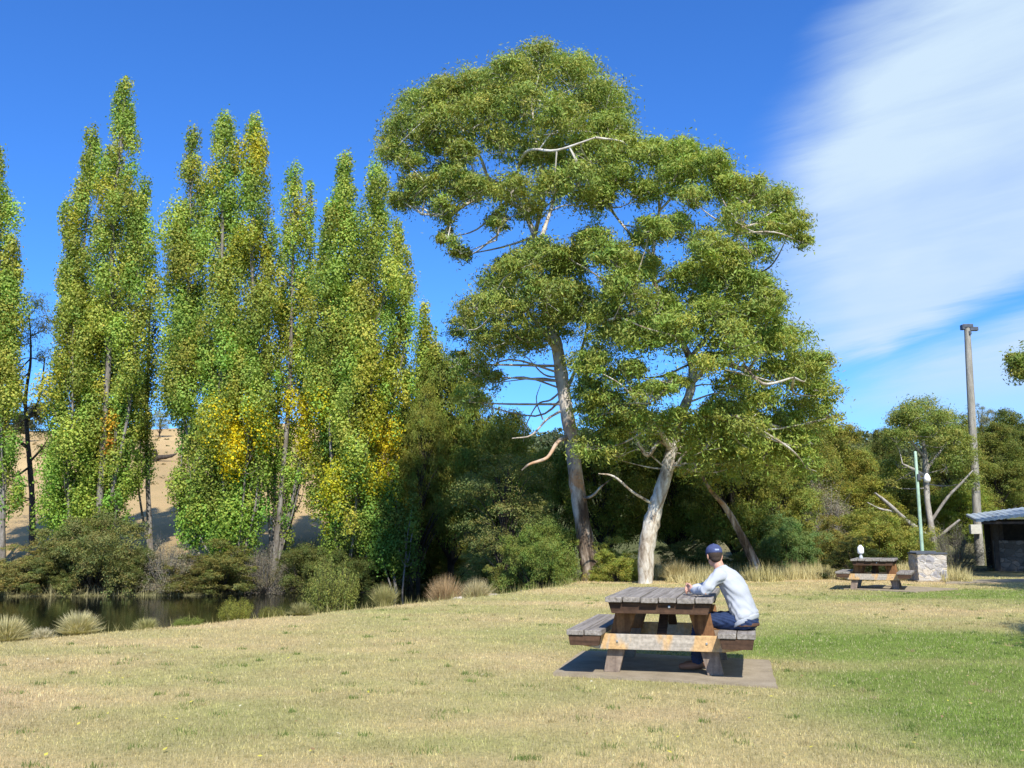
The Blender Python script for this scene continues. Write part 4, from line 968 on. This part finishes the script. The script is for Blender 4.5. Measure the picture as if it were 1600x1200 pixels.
# ------------------------------------------------------------------ stone masonry material
def stonemat(name, c1, c2, c3, mortar, scale=4.0):
    m, nt, out = newmat(name); v = coords(nt, 'Object', (1, 1, 1.5))
    nz = N(nt, 'ShaderNodeTexNoise'); nz.inputs['Scale'].default_value = 2.5; nt.links.new(v, nz.inputs['Vector'])
    ad = nt.nodes.new('ShaderNodeVectorMath'); ad.operation = 'MULTIPLY_ADD'; nt.links.new(nz.outputs['Color'], ad.inputs[0]); ad.inputs[1].default_value = (.25, .25, .25); nt.links.new(v, ad.inputs[2])
    vo = N(nt, 'ShaderNodeTexVoronoi'); vo.inputs['Scale'].default_value = scale; nt.links.new(ad.outputs[0], vo.inputs['Vector'])
    ve = N(nt, 'ShaderNodeTexVoronoi', feature='DISTANCE_TO_EDGE'); ve.inputs['Scale'].default_value = scale; nt.links.new(ad.outputs[0], ve.inputs['Vector'])
    sp_ = nt.nodes.new('ShaderNodeSeparateColor'); nt.links.new(vo.outputs['Color'], sp_.inputs[0])
    c = ramp(nt, sp_.outputs[0], [(.1, c1), (.5, c2), (.9, c3)])
    n3 = noise(nt, v, 22, 4, .6); c = mixrgb(nt, c, ramp(nt, n3, [(.3, (.75, .75, .75)), (.7, (1.15, 1.15, 1.15))]), 1, 'MULTIPLY')
    e = ramp(nt, ve.outputs['Distance'], [(.02, (0, 0, 0)), (.07, (1, 1, 1))]); c = mixrgb(nt, mortar, c, e)
    principled(nt, out, c, .9, .2, bump(nt, e, .8, .02)); return m
M_STONE = stonemat('barbecue_stone', (.30, .29, .30), (.46, .42, .37), (.55, .47, .36), (.55, .52, .47), 4.2)
M_STONE2 = stonemat('hut_stone', (.09, .08, .07), (.15, .135, .12), (.19, .17, .15), (.11, .10, .09), 3.2)
M_STEEL = simple('dark_steel', (.09, .10, .12), .5, .4, .5, .2)
M_GREENP = simple('green_paint', (.33, .47, .36), .5, .4, 0, .25, 5)

pb = P(1460, 908, 30.9); zt = 0
bq = empty('stone_barbecue', (pb[0], 31.3, 0)); bq.rotation_euler = (0, 0, R(-6)); tag(bq, 'square stone block barbecue with a dark metal top beside the hut', 'barbecue')
def rough_block(name, sx, sy, h, mat, parent, amp=.02, taper=.0):
    bm = bmesh.new(); bmesh.ops.create_cube(bm, size=1); bmesh.ops.subdivide_edges(bm, edges=bm.edges[:], cuts=9, use_grid_fill=True)
    for v_ in bm.verts:
        k = 1 - taper * (v_.co.z + .5)
        v_.co.x *= sx * k; v_.co.y *= sy * k; v_.co.z = (v_.co.z + .5) * h
        nn = Vector((v_.co.x / sx, v_.co.y / sy, 0)); v_.co += Vector((random.uniform(-amp, amp), random.uniform(-amp, amp), random.uniform(-amp, amp) * .5 if v_.co.z > .1 else 0))
    me = bpy.data.meshes.new(name); bm.to_mesh(me); bm.free(); return link(name, me, mat, parent)
rough_block('stonework', .92, .9, .90, M_STONE, bq, .018)
boxes('hotplate', [(0, 0, .925, .98, .96, .05), (0, .42, .97, .85, .05, .05)], M_STEEL, bq, .01)
boxes('plinth', [(0, 0, .02, 1.04, 1.02, .08)], M_CONC, bq, .01)
# green post behind it with lamp
gp = P(1441, 862, 32.1); gz = float(terrain(gp[0], 32.1)); topz = P(1437, 705, 32.1)[2]
po = empty('lamp_post', (gp[0], 32.1, gz)); tag(po, 'thin faded green post rising behind the stone barbecue with a white lamp', 'lamp post')
lathe('post', [(.068, 0), (.062, .5), (.055, 3.0), (.048, topz - gz - .02), (.03, topz - gz)], M_GREENP, po, 14)
hz = P(1450, 748, 32.1)[2] - gz
boxes('bracket', [(.14, -.02, hz + .02, .26, .05, .05), (.03, -.06, hz + .05, .10, .08, .22)], M_STEEL, po, .006)
lathe('lamp', [(.03, -.13), (.10, -.10), (.115, 0), (.09, .09), (.05, .15), (.03, .18)], M_WHITE, po, 18, loc=(.32, -.05, hz))

# ------------------------------------------------------------------ tall timber pole
pt = P(1511, 512, 47.0); pb_ = P(1530, 870, 47.0); pz = float(terrain(pb_[0], 47.0))
tp = empty('timber_pole', (pb_[0], 47.0, pz)); tag(tp, 'tall weathered timber pole with dark fittings on top, rising behind the hut roof', 'pole')
T = Tubes(); dxp = pt[0] - P(1530, 870, 47)[0]; hp = pt[2] - pz
offx = P(1526, 790, 47)[0] - pb_[0]; hq = P(1526, 790, 47)[2] - pz
k_ = (dxp - offx) / (hp - hq)
T.add([(offx - k_ * hq, 0, -.2), (offx, 0, hq), ((offx + dxp) / 2, 0, (hq + hp) / 2), (dxp, 0, hp)], [.22, .20, .185, .15], 14, 6, .015)
m = barkmat('pole_wood', [(.35, (.20, .19, .16)), (.6, (.36, .34, .29)), (.8, (.45, .42, .36))], (1, 1, .08), 7)
link('shaft', T.mesh('shaft'), m, tp)
boxes('fitting', [(dxp, 0, hp + .08, .50, .34, .18), (dxp + .30, -.05, hp - .08, .42, .22, .20), (dxp - .22, 0, hp + .02, .16, .3, .26), (dxp + .05, -.05, hp - .3, .12, .34, .2)], M_STEEL, tp, .02)
bxp = P(1525, 827, 46.6); boxes('junction_box', [(bxp[0] - pb_[0], -.32, bxp[2] - pz, .52, .22, .46)], simple('cream_box', (.52, .50, .42), .6, .3), tp, .02)

# ------------------------------------------------------------------ hut
hx0 = P(1532, 880, 40.5)[0] + .62; hz_ = 0.0
ht = empty('picnic_hut', (hx0, 40.5, 0)); ht.rotation_euler = (0, 0, -R(22)); tag(ht, 'low open stone hut with a pale blue metal roof at the right edge', 'hut')
ZG = float(terrain(hx0 + 1, 40.5)) 
eave = P(1508, 812, 39.2)[2]; top_r = P(1600, 800, 39.2)[2]
rough_w = []
boxes('stone_wall', [(4.0, .15, .62, 8.0, .3, 1.35)], M_STONE2, ht, .01)
M_DARKW = simple('dark_boards', (.055, .045, .038), .8, .2, 0, .3)
boxes('back_wall', [(4.0, 3.9, 1.1, 8.0, .2, 2.3), (.35, 2.1, 1.1, .2, 3.4, 2.3)], M_DARKW, ht, .01)
for x in (.12, 2.6, 5.1, 7.8): boxes('post', [(x, .0, 1.1, .18, .18, 2.5)], M_DARKW, ht, .01)
# roof: one skillion sheet with corrugations rising to the right
def roof(bm):
    n = 120; x0, x1 = -.68, 8.6; prev = None
    for i in range(n + 1):
        x = x0 + (x1 - x0) * i / n; z = eave + (top_r - eave) * min(1, (x - x0) / 2.5) + .10 * max(0, x - 1.8); dz = .018 * math.sin(i * 1.9)
        cur = [bm.verts.new((x, -1.3, z + dz)), bm.verts.new((x, 4.4, z + .35 + dz)), bm.verts.new((x, 4.4, z + .25 + dz)), bm.verts.new((x, -1.3, z - .10 + dz))]
        if prev:
            for j in range(4): bm.faces.new((prev[j], cur[j], cur[(j + 1) % 4], prev[(j + 1) % 4]))
        else: bm.faces.new(cur)
        prev = cur
    bm.faces.new(prev[::-1]); bmesh.ops.recalc_face_normals(bm, faces=bm.faces[:])
M_ROOF = simple('roof_metal', (.42, .48, .53), .4, .5, .2, .08)
boxes('roof', [roof], M_ROOF, ht, 0)
boxes('fascia', [(4.0, -1.22, eave - .13, 9.0, .05, .10)], M_DARKW, ht, .004)
# footpath strip beside the barbecue
bm = bmesh.new(); pp = [P(1478, 912, 29.5), P(1545, 909, 30.2), P(1640, 905, 31.5), P(1640, 901, 33.0), P(1540, 902, 32.4), P(1478, 904, 31.5)]
vs = [bm.verts.new((q[0], q[1], float(terrain(q[0], q[1])) + .03)) for q in pp]; f = bm.faces.new(vs); r = bmesh.ops.extrude_face_region(bm, geom=[f])
bmesh.ops.translate(bm, vec=(0, 0, -.15), verts=[e for e in r['geom'] if isinstance(e, bmesh.types.BMVert)]); bmesh.ops.recalc_face_normals(bm, faces=bm.faces[:])
me = bpy.data.meshes.new('footpath'); bm.to_mesh(me); bm.free(); o = link('footpath', me, M_CONC); tag(o, kind='structure')
# bank rocks
for i, (px, py, Y, s_, lb) in enumerate([(765, 915, 27.3, .42, 'pale boulder on the bank near the bright green bush'), (722, 921, 25.0, .28, 'small pale rock under the reddish tussock'), (640, 925, 36.5, .5, 'dark rock lying at the water edge beyond the tussocks')]):
    bm = bmesh.new(); bmesh.ops.create_icosphere(bm, subdivisions=4, radius=1)
    for v_ in bm.verts:
        d = v_.co.normalized(); k = 1 + .25 * math.sin(3 * d.x + i * 2 + 2 * d.y) + .14 * math.sin(7 * d.y + 5 * d.z + i) + .05 * math.sin(17 * d.x + 9 * d.z)
        v_.co = Vector((d.x * 1.3 * k, d.y * k, d.z * .6 * k)) * s_
    me = bpy.data.meshes.new('rock'); bm.to_mesh(me); bm.free()
    for p_ in me.polygons: p_.use_smooth = True
    q = P(px, py, Y); o = link('rock', me, simple('rock_stone%d' % i, (.48, .42, .33) if i < 2 else (.12, .11, .10), .9, .2, 0, .3, 5, .5)); o.location = (q[0], Y, float(terrain(q[0], Y)) + .05); tag(o, lb, 'rock', 'rocks on the bank')

# ------------------------------------------------------------------ the seated man
def loft(bm, secs, seg=20):
    """secs: (centre, axisA vec (with length), axisB vec (with length)); closed tube with rounded ends"""
    rings = []
    for c, A, B in secs:
        c, A, B = Vector(c), Vector(A), Vector(B)
        rings.append([bm.verts.new(c + A * math.cos(2 * math.pi * i / seg) + B * math.sin(2 * math.pi * i / seg)) for i in range(seg)])
    for a, b in zip(rings[:-1], rings[1:]):
        for i in range(seg): bm.faces.new((a[i], a[(i + 1) % seg], b[(i + 1) % seg], b[i]))
    bm.faces.new(rings[0][::-1]); bm.faces.new(rings[-1])
def capsule(bm, pts, rad, seg=16):
    pts = [Vector(p) for p in pts]; secs = []
    n = len(pts)
    for i, p in enumerate(pts):
        t = ((pts[min(i + 1, n - 1)] - pts[max(i - 1, 0)])).normalized()
        ref = Vector((0, 0, 1)) if abs(t.z) < .8 else Vector((0, 1, 0))
        u = t.cross(ref).normalized(); w_ = t.cross(u).normalized(); r_ = rad[i]
        if i == 0:
            for k in (.9, .6): secs.append((p - t * r_ * k, u * r_ * math.sqrt(1 - k * k), w_ * r_ * math.sqrt(1 - k * k)))
        secs.append((p, u * r_, w_ * r_))
        if i == n - 1:
            for k in (.6, .9): secs.append((p + t * r_ * k, u * r_ * math.sqrt(1 - k * k), w_ * r_ * math.sqrt(1 - k * k)))
    loft(bm, secs, seg)
def ellipsoid(bm, c, ax):
    r_ = bmesh.ops.create_uvsphere(bm, u_segments=24, v_segments=16, radius=1)
    Mx = Matrix((Vector(ax[0]), Vector(ax[1]), Vector(ax[2]))).transposed().to_4x4(); Mx.translation = Vector(c)
    bmesh.ops.transform(bm, matrix=Mx, verts=r_['verts'])
def remeshed(name, bm, mat, parent, voxel, smooth_it=4, disp=None):
    bmesh.ops.recalc_face_normals(bm, faces=bm.faces[:])
    me = bpy.data.meshes.new(name); bm.to_mesh(me); bm.free(); tmp = bpy.data.objects.new('tmp', me); col.objects.link(tmp)
    md = tmp.modifiers.new('r', 'REMESH'); md.mode = 'VOXEL'; md.voxel_size = voxel; md.use_smooth_shade = True
    if smooth_it: sm = tmp.modifiers.new('s', 'SMOOTH'); sm.iterations = smooth_it; sm.factor = .5
    dg = bpy.context.evaluated_depsgraph_get(); dg.update(); ev = tmp.evaluated_get(dg); m2 = bpy.data.meshes.new_from_object(ev); m2.name = name
    bpy.data.objects.remove(tmp)
    if disp:
        for v_ in m2.vertices: v_.co += v_.normal * disp(v_.co)
    for p_ in m2.polygons: p_.use_smooth = True
    inv = parent.matrix_world.inverted() if False else None
    m2.transform(Matrix.Translation((-2.45, -10.0, 0)))
    return link(name, m2, mat, parent)
man = empty('person', (2.475, 10.33, .005), -R(1)); tag(man, 'man in a pale grey sweater and blue cap leaning on the picnic table', 'person')
f_ = Vector((-.85, .52, 0)).normalized(); rt = Vector((.52, .85, 0)).normalized(); up = Vector((0, 0, 1))     # facing, towards his right, up
pel = Vector((2.50, 9.99, .60)); neck = Vector((2.275, 10.09, 1.135)); headc = Vector((2.215, 10.125, 1.275))
LS_, RS_ = Vector((2.205, 9.925, 1.075)), Vector((2.375, 10.26, 1.075))
LE, RE = Vector((2.045, 9.84, .905)), Vector((2.13, 10.42, .905)); LW, RW = Vector((1.965, 10.10, .90)), Vector((1.985, 10.335, .90))
HC = Vector((1.925, 10.235, .905))
LH, RH = Vector((2.47, 9.90, .585)), Vector((2.50, 10.09, .585)); LK, RK = Vector((2.02, 10.20, .575)), Vector((2.07, 10.42, .575)); LA, RA = Vector((2.02, 10.30, .13)), Vector((2.10, 10.46, .13))
hf = Vector((-.14, .98, -.13)).normalized(); hr = hf.cross(Vector((0, 0, 1))).normalized(); hu = hr.cross(hf).normalized()
bm = bmesh.new()
# torso core, neck, head
sp = [(pel, .14, .10), (pel.lerp(neck, .35) + Vector((.03, 0, 0)), .13, .095), (pel.lerp(neck, .75) + Vector((.02, 0, 0)), .155, .10), (neck, .09, .06)]
loft(bm, [(c, rt * a_, f_ * b_) for c, a_, b_ in sp]); capsule(bm, [neck - up * .03, neck.lerp(headc, .65)], [.060, .056])
ellipsoid(bm, headc + hu * .02, (hr * .074, hf * .095, hu * .105)); ellipsoid(bm, headc + hf * .03 - hu * .055, (hr * .056, hf * .068, hu * .062))
ellipsoid(bm, headc + hf * .102 - hu * .012, (hr * .014, hf * .022, hu * .026))
ellipsoid(bm, headc + hf * .09 - hu * .055, (hr * .024, hf * .012, hu * .008)); ellipsoid(bm, headc + hf * .085 + hu * .03, (hr * .05, hf * .014, hu * .010)); ellipsoid(bm, headc + hf * .075 - hu * .095, (hr * .022, hf * .02, hu * .016))
for s_ in (-1, 1):
    ellipsoid(bm, headc + hr * (s_ * .079) - hf * .008 - hu * .01, (hr * .010 + hf * -.006 * s_, hf * .020, hu * .033))
    ellipsoid(bm, headc + hr * (s_ * .030) + hf * .088 + hu * .010, (hr * .013, hf * .008, hu * .009))
for S_, E_, W_ in ((LS_, LE, LW), (RS_, RE, RW)): capsule(bm, [S_, S_.lerp(E_, .5), E_, E_.lerp(W_, .5), W_], [.052, .048, .040, .038, .028])
for H_, K_, A_2 in ((LH, LK, LA), (RH, RK, RA)):
    capsule(bm, [H_, H_.lerp(K_, .5), K_, K_.lerp(A_2, .35), A_2], [.085, .075, .056, .055, .038]); capsule(bm, [A_2 - up * .05 + Vector((.03, 0, 0)), A_2 - up * .06 + Vector((-.15, .02, -.01))], [.035, .028])
# hands: clasped, fingers interlaced and bent
for W_, side in ((LW, -1), (RW, 1)):
    pd = (HC - W_).normalized(); palm = W_ + pd * .055 + up * .010; across_ = Vector((0, 0, 1)); inn = Vector((-1, 0, 0))
    perp = pd.cross(up).normalized()
    ellipsoid(bm, palm, (pd * .052, perp * .018, up * .040)); capsule(bm, [W_, palm], [.026, .024])
    for k in range(4):
        z0 = .030 - .019 * k; ln = (.036, .042, .040, .032)[k]
        b0 = palm + pd * .040 + up * z0; b1 = b0 + pd * ln * .8 + Vector((-.016, 0, .002)); b2 = b1 + Vector((.004, 0, -.004)) * 1 + (pd * .4 + Vector((-.2, 0, -.5)) + perp * side * -.2).normalized() * ln * .65; b3 = b2 + (Vector((.35, 0, -.7)) + pd * .1).normalized() * ln * .5
        capsule(bm, [b0 - pd * .02, b0, b1, b2, b3], [.0098, .0098, .0092, .0084, .0074], 10)
    t0 = palm - pd * .015 + up * .030; capsule(bm, [t0, t0 + pd * .03 + up * .022 + Vector((-.01, 0, 0)), t0 + pd * .062 + up * .024 + Vector((-.018, 0, 0))], [.014, .0115, .009], 10)
m, nt, out = newmat('skin'); n1 = noise(nt, coords(nt), 30, 3, .5); cc = ramp(nt, n1, [(.3, (.48, .25, .17)), (.7, (.60, .34, .24))]); p = principled(nt, out, cc, .5, .35); p.inputs['Subsurface Weight'].default_value = .05
M_SKIN = m
remeshed('body', bm, M_SKIN, man, .0055, 3)
# sweater
m, nt, out = newmat('sweater_knit'); v = coords(nt); n1 = noise(nt, v, 180, 2, .5); n2 = noise(nt, v, 5, 3, .5)
c = ramp(nt, n2, [(.3, (.37, .39, .43)), (.7, (.43, .45, .49))]); principled(nt, out, c, .95, .1, bump(nt, n1, .25, .002)); M_SHIRT = m
bm = bmesh.new()
q = lambda t, b=0: pel.lerp(neck, t) + Vector((b, -b * .4, 0))
secs = [(pel + Vector((.0, 0, -.005)), .190, .150), (q(.06, .012), .192, .152), (q(.2, .020), .180, .142), (q(.38, .034), .172, .132), (q(.58, .042), .190, .130), (q(.76, .036), .205, .120), (q(.88, .024), .192, .098), (q(.96, .01), .140, .075), (q(1.01), .072, .066)]
lean = (neck - pel).normalized(); fd = (f_ - lean * f_.dot(lean)).normalized()
loft(bm, [(c, rt * a_, fd * b_) for c, a_, b_ in secs], 28)
for S_, E_, W_ in ((LS_, LE, LW), (RS_, RE, RW)):
    wv = (W_ - E_).normalized()
    capsule(bm, [S_ + Vector((.02, 0, -.01)), S_.lerp(E_, .4), S_.lerp(E_, .8), E_ + Vector((0, 0, .005)), E_.lerp(W_, .35) + up * .004, E_.lerp(W_, .8) + up * .004, E_.lerp(W_, .92)], [.082, .069, .060, .052, .050, .041, .036], 18)
def wr(co):
    x, y, z = co
    t_ = (x - pel.x) * -.45 + (z - pel.z)
    hemf = max(0, 1 - max(0, z - .58) / .25)
    return 1.5 * .0042 * math.sin(38 * t_ + 9 * math.sin(14 * y + 5 * x)) * (.4 + hemf) + .003 * math.sin(70 * z + 30 * x + 6 * math.sin(22 * y)) + .0055 * math.sin(24 * (z + x * .8) + 2.2 * math.sin(11 * y))
remeshed('sweater', bm, M_SHIRT, man, .009, 5, wr)
bm = bmesh.new()   # rolled hem and neck rib
loft(bm, [(pel + up * z_ + Vector((.0, 0, -.0)), rt * a_, fd * (a_ - .040)) for z_, a_ in ((-.045, .186), (-.035, .193), (.0, .197), (.012, .190))], 32)
remeshed('hem', bm, M_SHIRT, man, .007, 2)
bm = bmesh.new(); loft(bm, [(neck + (headc - neck).normalized() * z_, rt * a_, fd * a_) for z_, a_ in ((-.03, .082), (.0, .078), (.018, .070), (.022, .062))], 28); remeshed('collar', bm, M_SHIRT, man, .006, 2)
# jeans
m, nt, out = newmat('denim'); v = coords(nt); n1 = noise(nt, v, 12, 4, .6); c = ramp(nt, n1, [(.3, (.018, .030, .075)), (.7, (.035, .058, .135))]); principled(nt, out, c, .9, .15, bump(nt, n1, .3, .01)); M_DENIM = m
bm = bmesh.new(); ellipsoid(bm, pel + Vector((.0, 0, -.015)), (rt * .178, f_ * .140, up * .098))
for H_, K_, A_2 in ((LH, LK, LA), (RH, RK, RA)): capsule(bm, [H_ + up * .005, H_.lerp(K_, .5), K_, K_.lerp(A_2, .4), A_2.lerp(K_, .04)], [.096, .090, .074, .072, .066], 18)
remeshed('jeans', bm, M_DENIM, man, .010, 4, lambda co: .004 * math.sin(60 * co.x + 12 * math.sin(20 * co.z)))
bm = bmesh.new(); loft(bm, [(pel + up * z_, rt * .182, f_ * .144) for z_ in (-.062, -.045, -.028)], 28); remeshed('belt', bm, simple('brown_leather', (.10, .05, .03), .5, .4), man, .007, 1)
# shoes
bm = bmesh.new()
for A_2 in (LA, RA): capsule(bm, [A_2 + Vector((.03, 0, -.045)), A_2 + Vector((-.06, .01, -.055)), A_2 + Vector((-.17, .02, -.065))], [.046, .046, .036], 16)
remeshed('shoes', bm, simple('tan_shoe', (.24, .12, .07), .6, .4), man, .008, 3)
# hair and cap
bm = bmesh.new(); ellipsoid(bm, headc - hf * .018 + hu * .012, (hr * .080, hf * .088, hu * .080)); ellipsoid(bm, headc - hf * .045 - hu * .035, (hr * .058, hf * .050, hu * .045)); remeshed('hair', bm, simple('dark_hair', (.045, .03, .022), .8, .3, 0, .3, 60), man, .006, 2)
M_CAP = simple('cap_cloth', (.055, .07, .155), .85, .2, 0, .2, 20)
cp = headc + hu * .045
bm = bmesh.new()
secs = []
for k in range(7):
    a_ = k / 6 * math.pi / 2; secs.append((cp + hu * (.086 * math.sin(a_)), hr * (.088 * math.cos(a_) + .002), hf * (.106 * math.cos(a_) + .002)))
secs = [(cp - hu * .022, hr * .087, hf * .105)] + secs
loft(bm, secs, 32); 
cap = remeshed('cap', bm, M_CAP, man, .006, 2)
bm = bmesh.new(); loft(bm, [(cp - hu * .012 + hf * (.08 + .025 * k), hr * w_, hu * .005 - hf * .0) for k, w_ in enumerate((.070, .072, .066, .052, .028))], 20); remeshed('cap_visor', bm, M_CAP, cap.parent, .005, 1)
bm = bmesh.new(); ellipsoid(bm, cp + hu * .086, (hr * .010, hf * .010, hu * .007)); remeshed('cap_button', bm, M_CAP, man, .004, 1)
bm = bmesh.new(); loft(bm, [(cp - hf * .103 + hu * z_ + hr * 0, hr * .026, hf * .006) for z_ in (.0, .010, .020)], 16); remeshed('cap_strap', bm, simple('cap_trim', (.30, .36, .55), .7, .3), man, .004, 1)
